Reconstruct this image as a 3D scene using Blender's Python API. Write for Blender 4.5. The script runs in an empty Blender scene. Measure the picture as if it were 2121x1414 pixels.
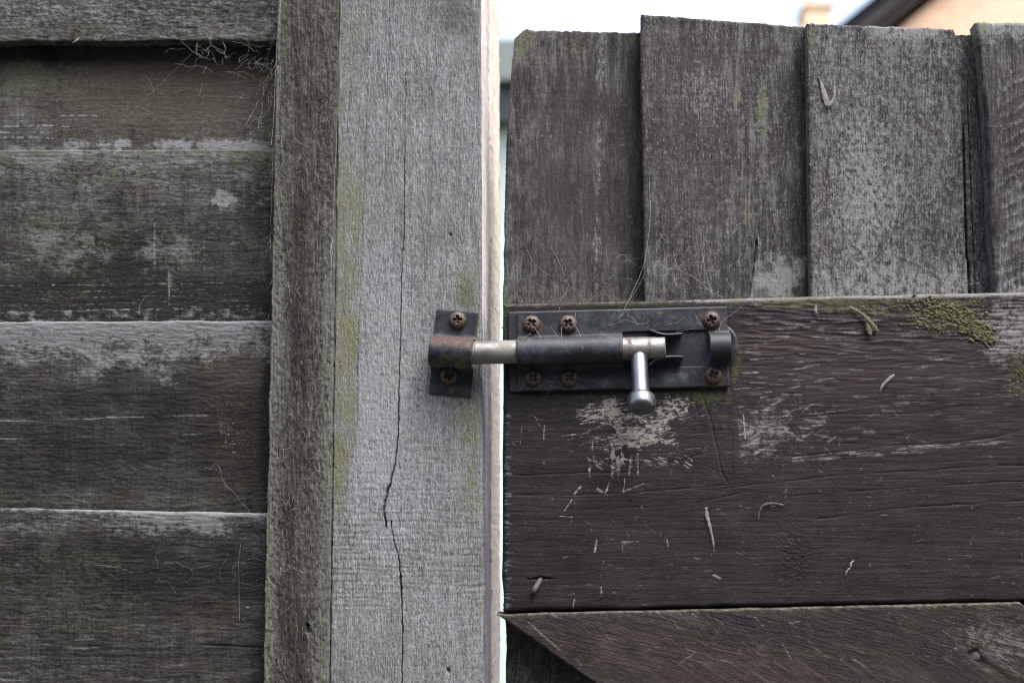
import bpy, bmesh, math, random
import numpy as np
from mathutils import Vector, Matrix, Euler

# ------------------------------------------------------------------ camera
sc = bpy.context.scene
col = sc.collection
PXW, PXH, FPX, MM = 2121.0, 1414.0, 2900.0, 0.3      # one photo pixel is 0.3 mm on the gate
YAW, PITCH, DIST, ZC = math.radians(4.0), math.radians(6.0), 0.87, 1.55
cam_d = bpy.data.cameras.new('camera')
cam = bpy.data.objects.new('camera', cam_d)
col.objects.link(cam)
cam.rotation_euler = (math.pi / 2 + PITCH, 0, YAW)
R3 = np.array(Euler(cam.rotation_euler).to_matrix())
fwd = R3 @ np.array([0, 0, -1.0])
CAM = np.array([0, 0, ZC]) - fwd * DIST
cam.location = CAM
cam_d.sensor_width = 36.0
cam_d.lens = FPX / PXW * 36.0
cam_d.clip_start = 0.02
cam_d.clip_end = 500.0
cam_d.dof.use_dof = True
cam_d.dof.focus_distance = DIST
cam_d.dof.aperture_fstop = 6.3
sc.camera = cam

# ------------------------------------------------------------------ sky, sun, exposure
SUN_EL, SUN_AZ = math.radians(62), math.radians(142)     # high, behind the camera, veiled by cloud
world = bpy.data.worlds.new('World')
sc.world = world
world.use_nodes = True
wn = world.node_tree
wn.nodes.clear()
sky = wn.nodes.new('ShaderNodeTexSky')
sky.sky_type = 'NISHITA'
sky.sun_disc = False
sky.sun_elevation = SUN_EL
sky.sun_rotation = SUN_AZ
sky.air_density = 1.0
sky.dust_density = 5.0
sky.ozone_density = 1.0
hs = wn.nodes.new('ShaderNodeHueSaturation')             # overcast: a nearly white sky
hs.inputs['Saturation'].default_value = 0.72
bg = wn.nodes.new('ShaderNodeBackground')
bg.inputs['Strength'].default_value = 0.15
wo = wn.nodes.new('ShaderNodeOutputWorld')
wn.links.new(sky.outputs[0], hs.inputs['Color'])
wn.links.new(hs.outputs[0], bg.inputs['Color'])
wn.links.new(bg.outputs[0], wo.inputs['Surface'])
sun_d = bpy.data.lights.new('sun', 'SUN')
sun_d.energy = 1.0
sun_d.angle = math.radians(28)
sun_d.color = (1.0, 0.98, 0.96)
sun = bpy.data.objects.new('sun', sun_d)
col.objects.link(sun)
sdir = Vector((math.sin(SUN_AZ) * math.cos(SUN_EL), math.cos(SUN_AZ) * math.cos(SUN_EL), math.sin(SUN_EL)))
sun.rotation_euler = sdir.to_track_quat('Z', 'Y').to_euler()
sun.location = (0, -3, 6)
vs = sc.view_settings
sc.display_settings.display_device = 'sRGB'
vs.view_transform = 'Standard'
vs.look = 'None'
vs.exposure = 1.9
vs.gamma = 1.0
vs.use_curve_mapping = False
sc.cycles.use_denoising = True
sc.cycles.pixel_filter_type = 'BLACKMAN_HARRIS'
sc.cycles.filter_width = 1.05
sc.cycles.max_bounces = 6
sc.cycles.diffuse_bounces = 3

# ------------------------------------------------------------------ numpy noise and stamps
rng = np.random.RandomState(7)
_perm = rng.permutation(256)
_perm = np.concatenate([_perm, _perm, _perm])
_ga = rng.rand(256) * 2 * np.pi
_gx, _gy = np.cos(_ga), np.sin(_ga)

def pn(x, y, seed=0):
    x = np.asarray(x, float) + seed * 17.31
    y = np.asarray(y, float) + seed * 9.77
    xi = np.floor(x).astype(int); yi = np.floor(y).astype(int)
    xf = x - xi; yf = y - yi
    xi &= 255; yi &= 255
    u = xf * xf * xf * (xf * (xf * 6 - 15) + 10)
    v = yf * yf * yf * (yf * (yf * 6 - 15) + 10)
    def g(ix, iy, dx, dy):
        h = _perm[_perm[ix & 255] + (iy & 255)]
        return _gx[h] * dx + _gy[h] * dy
    a = g(xi, yi, xf, yf); b = g(xi + 1, yi, xf - 1, yf)
    c = g(xi, yi + 1, xf, yf - 1); d = g(xi + 1, yi + 1, xf - 1, yf - 1)
    return ((a + (b - a) * u) * (1 - v) + (c + (d - c) * u) * v) * 1.5

def fbm(x, y, seed=0, o=3):
    s = 0; amp = 1.0; t = 0
    for i in range(o):
        s = s + amp * pn(x * 2 ** i, y * 2 ** i, seed + i * 3)
        t += amp; amp *= 0.55
    return s / t * 1.3

def sst(a, b, x):
    t = np.clip((x - a) / (b - a), 0, 1)
    return t * t * (3 - 2 * t)

def dist_poly(U, V, pts, rad):
    """distance in px to a polyline, inf beyond rad"""
    out = np.full(U.shape, 1e6)
    for (x0, y0), (x1, y1) in zip(pts[:-1], pts[1:]):
        m = (U > min(x0, x1) - rad) & (U < max(x0, x1) + rad) & (V > min(y0, y1) - rad) & (V < max(y0, y1) + rad)
        if not m.any():
            continue
        u = U[m]; v = V[m]
        dx, dy = x1 - x0, y1 - y0
        t = np.clip(((u - x0) * dx + (v - y0) * dy) / (dx * dx + dy * dy + 1e-9), 0, 1)
        out[m] = np.minimum(out[m], np.hypot(u - x0 - t * dx, v - y0 - t * dy))
    return out

def line(U, V, pts, w):
    return np.clip(1 - dist_poly(U, V, pts, w * 1.2) / w, 0, 1)

def strokes(U, V, segs):
    """segs: list of (x0, y0, x1, y1, w, strength), kept as a max"""
    out = np.zeros(U.shape)
    for x0, y0, x1, y1, w, s in segs:
        m = (U > min(x0, x1) - w) & (U < max(x0, x1) + w) & (V > min(y0, y1) - w) & (V < max(y0, y1) + w)
        if not m.any():
            continue
        u = U[m]; v = V[m]
        dx, dy = x1 - x0, y1 - y0
        t = np.clip(((u - x0) * dx + (v - y0) * dy) / (dx * dx + dy * dy + 1e-9), 0, 1)
        d = np.hypot(u - x0 - t * dx, v - y0 - t * dy)
        out[m] = np.maximum(out[m], s * np.clip(1.25 - d / w, 0, 1))
    return out

def blob(U, V, cx, cy, rx, ry, n=0.5, seed=1, ang=0.0):
    c, s = math.cos(ang), math.sin(ang)
    x = ((U - cx) * c + (V - cy) * s) / rx
    y = (-(U - cx) * s + (V - cy) * c) / ry
    r = np.sqrt(x * x + y * y)
    if n:
        r = r + n * fbm(U / 38.0, V / 38.0, seed, 4)
    return np.clip(1.35 - r, 0, 1)

# ------------------------------------------------------------------ pixel rays
def rays(U, V):
    X = (np.asarray(U, float) - PXW / 2) / FPX
    Y = -(np.asarray(V, float) - PXH / 2) / FPX
    d = np.stack([X, Y, -np.ones_like(X)], -1)
    return d @ R3.T

def at(U, V, y):
    d = rays(U, V)
    k = (np.asarray(y, float) - CAM[1]) / d[..., 1]
    return CAM + d * k[..., None]

def pt(u, v, y):
    return Vector(at(np.array([float(u)]), np.array([float(v)]), np.array([float(y)]))[0])

def v_at_z(u, z, y):
    lo, hi = 707.0, 9000.0
    for _ in range(40):
        mid = (lo + hi) / 2
        if pt(u, mid, y).z > z: lo = mid
        else: hi = mid
    return lo

# ------------------------------------------------------------------ objects
def tag(o, label=None, cat=None, group=None, kind=None):
    if label: o['label'] = label
    if cat: o['category'] = cat
    if group: o['group'] = group
    if kind: o['kind'] = kind
    return o

def thing(name, loc, label, cat, group=None):
    o = bpy.data.objects.new(name, None)
    o.empty_display_size = 0.05
    o.location = loc
    col.objects.link(o)
    return tag(o, label, cat, group)

def root_loc(o):
    v = Vector((0, 0, 0))
    while o:
        v += o.location; o = o.parent
    return v

def link(name, me, mat, parent=None):
    """mesh given in world coordinates"""
    o = bpy.data.objects.new(name, me)
    if mat: me.materials.append(mat)
    if parent:
        o.parent = parent
        o.location = -root_loc(parent)
    col.objects.link(o)
    return o

def mesh_np(name, co, quads, attrs=None, smooth=True, tris=None):
    me = bpy.data.meshes.new(name)
    n = len(co)
    me.vertices.add(n)
    me.vertices.foreach_set('co', np.asarray(co, np.float32).ravel())
    polys = [quads] + ([tris] if tris is not None else [])
    ls, lt, lv = [], [], []
    off = 0
    for p in polys:
        p = np.asarray(p, np.int32)
        k = p.shape[1]
        ls.append(off + np.arange(len(p)) * k); lt.append(np.full(len(p), k)); lv.append(p.ravel())
        off += p.size
    ls = np.concatenate(ls); lt = np.concatenate(lt); lv = np.concatenate(lv)
    me.loops.add(len(lv)); me.loops.foreach_set('vertex_index', lv.astype(np.int32))
    me.polygons.add(len(ls)); me.polygons.foreach_set('loop_start', ls.astype(np.int32))
    me.polygons.foreach_set('loop_total', lt.astype(np.int32))
    me.polygons.foreach_set('use_smooth', np.full(len(ls), smooth))
    me.update(calc_edges=True)
    me.validate()
    if attrs:
        for k, a in attrs.items():
            a = np.asarray(a, np.float32)
            if k == 'gr':
                t = me.attributes.new(k, 'FLOAT_VECTOR', 'POINT'); t.data.foreach_set('vector', a.ravel())
            else:
                t = me.attributes.new(k, 'FLOAT_COLOR', 'POINT')
                a = np.concatenate([a, np.ones((len(a), 1), np.float32)], 1)
                t.data.foreach_set('color', a.ravel())
    return me

def samples(p0, p1, step, dense=(), vis=None, coarse=60.0):
    """positions from p0 to p1: step inside vis, coarse outside, extra dense bands (a, b, step), fine at both ends"""
    a, b = vis or (p0, p1)
    a = max(a, p0); b = min(b, p1)
    out = [p0, p1]
    if b > a:
        out += list(np.linspace(a, b, max(2, int((b - a) / step) + 1)))
    if a > p0: out += list(np.linspace(p0, a, max(2, int((a - p0) / coarse) + 1)))
    if b < p1: out += list(np.linspace(b, p1, max(2, int((p1 - b) / coarse) + 1)))
    for d0, d1, ds in dense:
        out += list(np.arange(d0, d1, ds))
    for e in (0.8, 2.0, 4.0, 7.0, 11.0):
        out += [p0 + e, p1 - e]
    out = np.unique(np.round(np.array(out), 3))
    out = out[(out >= p0) & (out <= p1)]
    keep = [out[0]]
    for x in out[1:]:
        if x - keep[-1] > 0.35: keep.append(x)
    keep[-1] = out[-1]
    return np.array(keep)

def slab(name, quad, ybase, thick, mat, parent=None, grain='v', step=(2.2, 2.6), vis=((-20, 2141), (-20, 1434)),
         dense=((), ()), radius=2.0, wob=None, field=None, side=None, seed=1, label=None, gang=0.0, nside=5, coarse=60.0, rough_side=0.35):
    """A board: a dense front face laid over the quad (TL, TR, BR, BL in photo px on the plane ybase), relief in mm from
    field(U, V, a, b), rounded rim, side walls and back."""
    TL, TR, BR, BL = [np.array(p, float) for p in quad]
    v0, v1 = min(TL[1], TR[1]), max(BL[1], BR[1])
    tv = np.clip(((max(vis[1][0], v0) + min(vis[1][1], v1)) / 2 - v0) / (v1 - v0), 0, 1)   # measured where the photo shows it
    el, er = TL + (BL - TL) * tv, TR + (BR - TR) * tv
    wpx = np.linalg.norm(er - el)
    hpx = (np.linalg.norm(BL - TL) + np.linalg.norm(BR - TR)) / 2
    u0 = el[0]
    su = samples(0, wpx, step[0], [(d[0] - u0, d[1] - u0, d[2]) for d in dense[0]], (vis[0][0] - u0, vis[0][1] - u0), coarse)
    sv = samples(0, hpx, step[1], [(d[0] - v0, d[1] - v0, d[2]) for d in dense[1]], (vis[1][0] - v0, vis[1][1] - v0), coarse)
    nu, nv = len(su), len(sv)
    S, T = np.meshgrid(su / wpx, sv / hpx)                     # rows follow v
    P = ((1 - S)[..., None] * TL + S[..., None] * TR) * (1 - T)[..., None] + ((1 - S)[..., None] * BL + S[..., None] * BR) * T[..., None]
    U, V = P[..., 0].copy(), P[..., 1].copy()
    dL, dR = S * wpx, (1 - S) * wpx
    dT, dB = T * hpx, (1 - T) * hpx
    w = wob or {}
    fo = 14.0
    if 'L' in w: U = U + w['L'](V) * np.exp(-dL / fo)
    if 'R' in w: U = U + w['R'](V) * np.exp(-dR / fo)
    if 'T' in w: V = V + w['T'](U) * np.exp(-dT / fo)
    if 'B' in w: V = V + w['B'](U) * np.exp(-dB / fo)
    um, vm = U * MM, V * MM
    if grain == 'v': a, b = um, vm
    elif grain == 'h': a, b = vm, um
    else:
        c, s = math.cos(gang), math.sin(gang)                  # gang: direction of the grain in the picture
        b = um * c + vm * s; a = -um * s + vm * c
    f = field(U, V, a, b) if field else {}
    h = f.get('h', np.zeros_like(U)) + 0.0
    d = np.minimum(np.minimum(dL, dR), np.minimum(dT, dB)) * MM
    rr = radius * (1 + 0.35 * fbm(U / 60, V / 60, seed + 40, 2))
    dd = np.clip(d / rr, 0, 1)
    drop = rr * (1 - np.sqrt(np.clip(1 - (1 - dd) ** 2, 0, 1)))
    yb = ybase(U, V) if callable(ybase) else np.full(U.shape, float(ybase))
    co = at(U, V, yb)
    yoff = -(h - drop) / 1000.0
    co[..., 1] += yoff
    z = np.zeros_like(U)
    A1 = np.stack([f.get('moss', z), f.get('silver', z), f.get('bare', z)], -1)
    A2 = np.stack([f.get('dark', z), f.get('brown', z), f.get('line', z)], -1)
    brk = np.clip(1.0 + .75 * fbm(U / 11, V / 9, seed + 60, 3), .15, 1.9)[..., None]
    A1[..., :2] *= brk
    A1, A2 = np.clip(A1, 0, 1), np.clip(A2, 0, 1)
    G = np.stack([f.get('a', a), f.get('b', b), np.full_like(U, seed * 13.7)], -1)
    idx = np.arange(nu * nv).reshape(nv, nu)
    q = np.stack([idx[:-1, :-1], idx[1:, :-1], idx[1:, 1:], idx[:-1, 1:]], -1).reshape(-1, 4)
    loop = np.concatenate([idx[0, :-1], idx[:-1, -1], idx[-1, :0:-1], idx[:0:-1, 0]])    # TL>TR>BR>BL
    cof, g1, g2, gg = co.reshape(-1, 3), A1.reshape(-1, 3), A2.reshape(-1, 3), G.reshape(-1, 3)
    Uf, Vf = U.ravel(), V.ravel()
    base = cof[loop]
    tang = np.roll(base, -1, 0) - np.roll(base, 1, 0)
    nrm = np.stack([tang[:, 2], np.zeros(len(loop)), -tang[:, 0]], -1)
    nrm /= np.linalg.norm(nrm, axis=1)[:, None] + 1e-9
    cen = cof[idx[nv // 2, nu // 2]]
    if ((base - cen) * nrm).sum() < 0: nrm = -nrm
    allco, a1, a2, ag = [cof], [g1], [g2], [gg]
    prev = loop; quads = [q]; n0 = len(cof)
    L = len(loop)
    for k in range(1, nside + 1):
        dep = thick * k / nside
        jit = rough_side * pn(Uf[loop] / 9.0 + Vf[loop] / 9.0, np.full(L, dep / 3.0), seed + 5) / 1000.0
        c = base + nrm * jit[:, None]
        c[:, 1] += dep / 1000.0
        allco.append(c)
        e1, e2 = g1[loop].copy(), g2[loop].copy()
        if side: e1, e2 = side(Uf[loop], Vf[loop], dep, e1, e2, nrm)
        a1.append(np.clip(e1, 0, 1)); a2.append(np.clip(e2, 0, 1))
        gx = gg[loop].copy(); gx[:, 0] += dep; ag.append(gx)
        cur = n0 + np.arange(L); n0 += L
        nxt = np.roll(np.arange(L), -1)
        quads.append(np.stack([prev, prev[nxt], cur[nxt], cur], -1))
        prev = cur
    # back: a fan of quads across the slab between matching rim points
    allco = np.concatenate(allco)
    back_c = allco[prev].mean(0)
    allco = np.concatenate([allco, back_c[None]])
    a1 = np.concatenate(a1 + [a1[0][:1] * 0]); a2 = np.concatenate(a2 + [a2[0][:1] * 0]); ag = np.concatenate(ag + [ag[0][:1]])
    nxt = np.roll(np.arange(L), -1)
    tri = np.stack([prev, prev[nxt], np.full(L, n0)], -1)
    me = mesh_np(name, allco, np.concatenate(quads), {'gr': ag, 'mk1': a1, 'mk2': a2}, True, tri)
    o = link(name, me, mat, parent)
    if label: o['label'] = label
    return o

# ------------------------------------------------------------------ materials
class NT:
    def __init__(self, name):
        self.m = bpy.data.materials.new(name); self.m.use_nodes = True
        self.t = self.m.node_tree; self.t.nodes.clear()
        self.out = self.t.nodes.new('ShaderNodeOutputMaterial')
        self.b = self.t.nodes.new('ShaderNodeBsdfPrincipled')
        self.t.links.new(self.b.outputs[0], self.out.inputs[0])
    def n(self, typ, **kw):
        x = self.t.nodes.new(typ)
        for k, v in kw.items(): setattr(x, k, v)
        return x
    def set(self, sock, v):
        if hasattr(v, 'is_output'): self.t.links.new(v, sock)
        elif isinstance(v, tuple) and len(v) == 3 and sock.type == 'RGBA': sock.default_value = (*v, 1)
        else: sock.default_value = v
    def attr(self, name):
        x = self.n('ShaderNodeAttribute', attribute_name=name); return x
    def sep(self, v):
        x = self.n('ShaderNodeSeparateXYZ'); self.set(x.inputs[0], v); return x.outputs
    def math(self, op, a, b=0.5, c=None, clamp=False):
        x = self.n('ShaderNodeMath', operation=op, use_clamp=clamp)
        self.set(x.inputs[0], a); self.set(x.inputs[1], b)
        if c is not None: self.set(x.inputs[2], c)
        return x.outputs[0]
    def noise(self, vec, scale=(1, 1, 1), detail=3, rough=0.55, off=0.0, sc=1.0):
        mp = self.n('ShaderNodeMapping'); self.set(mp.inputs[0], vec)
        mp.inputs['Scale'].default_value = scale; mp.inputs['Location'].default_value = (off, off * 1.7, off * .3)
        x = self.n('ShaderNodeTexNoise'); self.set(x.inputs['Vector'], mp.outputs[0])
        x.inputs['Scale'].default_value = sc; x.inputs['Detail'].default_value = detail; x.inputs['Roughness'].default_value = rough
        return x.outputs[0]
    def ramp(self, f, stops):
        x = self.n('ShaderNodeValToRGB'); self.set(x.inputs[0], f)
        e = x.color_ramp.elements
        e[0].position, e[0].color = stops[0][0], (*stops[0][1], 1)
        e[1].position, e[1].color = stops[-1][0], (*stops[-1][1], 1)
        for p, c in stops[1:-1]:
            k = e.new(p); k.color = (*c, 1)
        return x.outputs[0]
    def mix(self, f, a, b, mode='MIX'):
        x = self.n('ShaderNodeMix', data_type='RGBA', blend_type=mode)
        self.set(x.inputs[0], f); self.set(x.inputs[6], a); self.set(x.inputs[7], b)
        return x.outputs[2]
    def step(self, x, lo, hi):
        y = self.n('ShaderNodeMapRange', interpolation_type='SMOOTHSTEP')
        self.set(y.inputs[0], x); y.inputs[1].default_value = lo; y.inputs[2].default_value = hi
        return y.outputs[0]
    def bump(self, h, strength, dist):
        x = self.n('ShaderNodeBump'); x.inputs['Strength'].default_value = strength; x.inputs['Distance'].default_value = dist
        self.set(x.inputs['Height'], h); self.t.links.new(x.outputs[0], self.b.inputs['Normal'])

def wood(name, dark, mid, light, moss=(0.062, 0.066, 0.028), silver=(0.20, 0.20, 0.205), bare=(0.30, 0.27, 0.225),
         brown=(0.045, 0.033, 0.027), fine=0.9, along=0.16, contrast=1.0, green=(0.060, 0.066, 0.052), rough=0.85, spec=0.22, drip=0.0, speck=1.0, gain_=2.6, mfade=.78, wt=(.34, .22, .42, .22, .26), w_=.062, bump_=1.0):
    k = NT(name)
    g = k.attr('gr').outputs['Vector']
    m1 = k.sep(k.attr('mk1').outputs['Vector']); m2 = k.sep(k.attr('mk2').outputs['Vector'])
    f1 = k.noise(g, (fine, along, 1), 4, .65, 3.1)                    # fibres
    f2 = k.noise(g, (fine * .30, along * .16, 1), 4, .6, 7.7)         # growth bands
    bl = k.noise(g, (.045, .035, 1), 7, .68, 11.3)                    # blotches with fine edges
    sp = k.noise(g, (1.2, .85, 1), 3, .75, 21.9)                      # grit
    sp2 = k.noise(g, (.30, .22, 1), 6, .72, 31.9)                     # mottling
    terms = list(zip((f1, f2, bl, sp, sp2), wt))
    if drip:
        terms.append((k.noise(g, (.03, .55, 1), 4, .6, 41.0), drip))  # rain streaks across the grain
    tot = sum(w for _, w in terms); v = None
    for n, w in terms:
        t = k.math('MULTIPLY', n, w / tot); v = t if v is None else k.math('ADD', v, t)
    w = w_ / contrast
    c = k.ramp(v, [(0.5 - w, dark), (0.495, mid), (0.505 + w, light)])
    gb = k.step(k.noise(g, (.03, .03, 1), 6, .68, 51.0), .50, .70)
    c = k.mix(k.math('MULTIPLY', gb, .45), c, k.mix(sp, tuple(x * .5 for x in green), tuple(x * 1.6 for x in green)), 'MIX')
    rb = k.step(k.noise(g, (.05, .02, 1), 6, .68, 71.0), .50, .70)
    c = k.mix(k.math('MULTIPLY', rb, .35), c, brown)
    c = k.mix(k.math('MULTIPLY', k.math('MULTIPLY', m2[1], .8), k.step(k.math('ADD', m2[1], sp2), .7, 1.15)), c, brown)
    dk = k.step(k.math('ADD', m2[0], k.math('MULTIPLY', k.math('SUBTRACT', sp2, .5), 1.3)), .12, .85)
    c = k.mix(k.math('MULTIPLY', dk, .8), c, tuple(x * .55 for x in dark))
    tooth = k.math('ADD', k.math('MULTIPLY', sp, .4), k.math('ADD', k.math('MULTIPLY', f1, .3), k.math('MULTIPLY', sp2, .3)))
    def masked(m, lo, hi, gain=gain_, n=tooth):
        x = k.math('ADD', m, k.math('MULTIPLY', k.math('SUBTRACT', n, .5), gain))
        return k.math('MULTIPLY', k.step(x, lo, hi), k.step(m, 0.02, .2))
    sil = k.mix(sp, tuple(x * .6 for x in silver), tuple(min(1, x * 1.4) for x in silver))
    c = k.mix(k.math('MULTIPLY', masked(m1[1], .18, .8), .9), c, sil)
    bar = k.mix(sp2, tuple(x * .62 for x in bare), tuple(min(1, x * 1.35) for x in bare))
    c = k.mix(k.math('MULTIPLY', masked(m1[2], .30, .92, 2.2), .9), c, bar)
    mo = k.mix(sp, tuple(x * .4 for x in moss), tuple(x * 1.8 for x in moss))
    mfac = masked(m1[0], .25, 1.0, gain_ * 1.2, k.math('ADD', k.math('MULTIPLY', sp, .45), k.math('MULTIPLY', sp2, .55)))
    c = k.mix(k.math('MULTIPLY', mfac, mfade), c, mo)
    c = k.mix(k.math('MULTIPLY', m2[2], .8), c, tuple(x * 1.1 for x in silver))
    pep = k.noise(g, (1.7, .95, 1), 3, .8, 91.0)                      # salt and pepper of spores and torn fibres
    c = k.mix(k.math('MULTIPLY', k.step(pep, .56, .70), .62 * speck), c, tuple(min(1, x * 1.45) for x in light))
    c = k.mix(k.math('MULTIPLY', k.step(pep, .45, .32), .62 * speck), c, tuple(x * .6 for x in dark))
    k.set(k.b.inputs['Base Color'], c)
    k.b.inputs['Roughness'].default_value = rough
    k.b.inputs['Specular IOR Level'].default_value = spec
    hgt = k.math('ADD', k.math('MULTIPLY', f1, .6), k.math('MULTIPLY', sp, .5))
    hgt = k.math('ADD', hgt, k.math('MULTIPLY', pep, .45))
    k.bump(hgt, bump_, .0009)
    return k.m

M = {}
M['plank'] = wood('weathered_panel_wood', (.0082, .0073, .0078), (.0285, .0265, .0265), (.084, .084, .084), silver=(.165, .169, .180), along=.20, drip=.20, brown=(.046, .036, .027), moss=(.057, .062, .037), green=(.044, .051, .035),
                  speck=.85, gain_=2.0, mfade=.75, w_=.072, wt=(.22, .18, .50, .26, .36))
M['batten'] = wood('rough_batten_wood', (.0085, .0072, .0075), (.0310, .0275, .0270), (.096, .093, .086), silver=(.118, .124, .106), along=.18, fine=.8, speck=1.0, moss=(.066, .070, .032), green=(.050, .054, .034), gain_=2.0, w_=.075)
M['post'] = wood('silvered_post_wood', (.068, .071, .075), (.143, .148, .154), (.243, .250, .262), moss=(.108, .112, .058), silver=(.240, .248, .268), bare=(.66, .60, .58),
                 brown=(.082, .076, .056), green=(.112, .127, .086), along=.26, fine=1.3, speck=.6, gain_=1.3, mfade=.85, wt=(.6, .3, .12, .28, .10), w_=.08)
M['lath'] = wood('raw_pine_lath', (.50, .41, .33), (.70, .61, .52), (.78, .70, .61), moss=(.52, .46, .28), along=.12, brown=(.45, .36, .29), green=(.54, .48, .38), contrast=.7, speck=.12)
M['board'] = wood('weathered_gate_board', (.0105, .0094, .0110), (.0365, .0340, .0370), (.124, .123, .126), silver=(.178, .181, .183), moss=(.086, .092, .050), along=.16, brown=(.036, .027, .029), drip=.10, green=(.050, .055, .042), w_=.076, speck=.6,
                  wt=(.34, .40, .40, .18, .24))
M['rail'] = wood('stained_rail_wood', (.0044, .0033, .0043), (.0102, .0077, .0102), (.0225, .0180, .0222), silver=(.150, .145, .152), bare=(.25, .240, .218), moss=(.050, .054, .022),
                 brown=(.027, .0175, .0165), green=(.0128, .0112, .0122), along=.05, rough=.62, spec=.22, speck=.45, w_=.08, bump_=.6)
M['brace'] = wood('stained_brace_wood', (.0066, .0052, .0054), (.0180, .0140, .0140), (.042, .0345, .0330), silver=(.130, .125, .122), bare=(.095, .069, .059), moss=(.070, .069, .032),
                  brown=(.036, .0245, .0205), green=(.020, .019, .016), along=.10, rough=.7, speck=.5, w_=.085, bump_=.6)

def plain(name, c1, c2, scale=40, rough=.8, metal=0.0, spec=.4, bumpd=0.0005):
    k = NT(name)
    tc = k.n('ShaderNodeTexCoord').outputs['Object']
    n = k.noise(tc, (1, 1, 1), 5, .65, 0, scale)
    k.set(k.b.inputs['Base Color'], k.ramp(n, [(.3, c1), (.7, c2)]))
    k.b.inputs['Roughness'].default_value = rough; k.b.inputs['Metallic'].default_value = metal
    k.b.inputs['Specular IOR Level'].default_value = spec
    if bumpd: k.bump(n, .5, bumpd)
    return k.m

def metal(name, c1, c2, metallic, rough, dust=(.22, .24, .26), wear=0.25, relief_=.55, spec_=.5, grime_=1.0):
    """mk1: rust, dust, moss"""
    k = NT(name)
    tc = k.n('ShaderNodeTexCoord').outputs['Object']
    m = k.sep(k.attr('mk1').outputs['Vector'])
    n1 = k.noise(tc, (1, 1, 1), 5, .65, 0, 90)
    n2 = k.noise(tc, (1, 1, 1), 4, .7, 4.0, 420)
    n3 = k.noise(tc, (1, 1, 1), 3, .7, 9.0, 1400)
    c = k.ramp(n1, [(.3, c1), (.72, c2)])
    def mk(x, gain=1.5, lo=.2, hi=.95):
        nn = k.math('ADD', k.math('MULTIPLY', n2, .6), k.math('MULTIPLY', n3, .4))
        y = k.math('ADD', x, k.math('MULTIPLY', k.math('SUBTRACT', nn, .5), gain))
        return k.math('MULTIPLY', k.step(y, lo, hi), k.step(x, .02, .2))
    grime = k.step(k.math('ADD', k.math('MULTIPLY', n1, .55), k.math('MULTIPLY', n2, .45)), .47, .66)
    c = k.mix(k.math('MULTIPLY', grime, .55 * grime_), c, tuple(x * .8 for x in dust))
    chip = k.step(k.noise(tc, (1, 1, 1), 5, .75, 14.0, 160), .63, .69)
    c = k.mix(k.math('MULTIPLY', chip, .6 * grime_), c, (.060, .034, .024))
    du = k.math('MULTIPLY', mk(m[1], 1.3, .25, 1.0), .85)
    c = k.mix(du, c, dust)
    c = k.mix(k.math('MULTIPLY', k.step(n3, .60, .74), wear), c, tuple(min(1, x * 1.2) for x in dust))
    k.b.inputs['Specular IOR Level'].default_value = spec_
    ru = mk(m[0])
    rc = k.ramp(n2, [(.3, (.024, .015, .012)), (.5, (.050, .029, .021)), (.75, (.098, .054, .036))])
    c = k.mix(k.math('MULTIPLY', ru, .92), c, rc)
    mo = mk(m[2], 1.5)
    c = k.mix(k.math('MULTIPLY', mo, .9), c, k.mix(n3, (.018, .022, .008), (.115, .115, .045)))
    k.set(k.b.inputs['Base Color'], c)
    dirt = k.math('MAXIMUM', ru, k.math('MAXIMUM', mo, du), clamp=True)
    k.set(k.b.inputs['Metallic'], k.math('MULTIPLY', k.math('SUBTRACT', 1.0, dirt), metallic))
    r = k.math('ADD', rough, k.math('MULTIPLY', k.math('SUBTRACT', n2, .5), .25))
    k.set(k.b.inputs['Roughness'], k.math('MAXIMUM', r, k.math('MULTIPLY', dirt, .85)))
    k.bump(k.math('ADD', k.math('MULTIPLY', n2, .4), k.math('ADD', k.math('MULTIPLY', n3, .25), k.math('MULTIPLY', dirt, .5))), relief_, .0004)
    return k.m

M['black'] = metal('black_japanned_steel', (.0065, .0078, .0118), (.0145, .0172, .0245), .0, .54, dust=(.062, .073, .094), wear=.14, spec_=.38)
M['steel'] = metal('dull_zinc_steel', (.14, .138, .132), (.27, .268, .262), .75, .48, dust=(.15, .147, .13), wear=.25)
M['bright'] = metal('worn_bright_steel', (.125, .133, .150), (.21, .22, .245), 1.0, .40, dust=(.11, .115, .13), wear=.06, relief_=.06, grime_=.35)
M['rust'] = metal('rusty_screw_steel', (.032, .020, .018), (.068, .042, .036), .1, .5, dust=(.14, .092, .08), wear=.35)
M['nail'] = plain('dark_iron_nail', (.022, .020, .021), (.060, .052, .050), 300, .6)
M['rust_dark'] = metal('dark_screw_steel', (.016, .011, .011), (.036, .023, .021), .1, .6, dust=(.06, .045, .042), wear=.3)
M['web'] = plain('cobweb_silk', (.24, .245, .25), (.40, .405, .42), 60, .6, bumpd=0)
M['husk'] = plain('dry_husk', (.10, .094, .096), (.19, .178, .182), 500, .7)
M['cast'] = plain('worm_cast', (.035, .033, .034), (.085, .080, .084), 500, .8)
M['stalk'] = plain('dry_stalk', (.045, .045, .026), (.115, .112, .068), 500, .85)
M['fibre'] = plain('loose_wood_fibre', (.12, .12, .11), (.24, .235, .22), 80, .8, bumpd=0)
M['lichen'] = plain('yellow_lichen', (.026, .028, .014), (.112, .110, .060), 420, .95, spec=.1)

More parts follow.
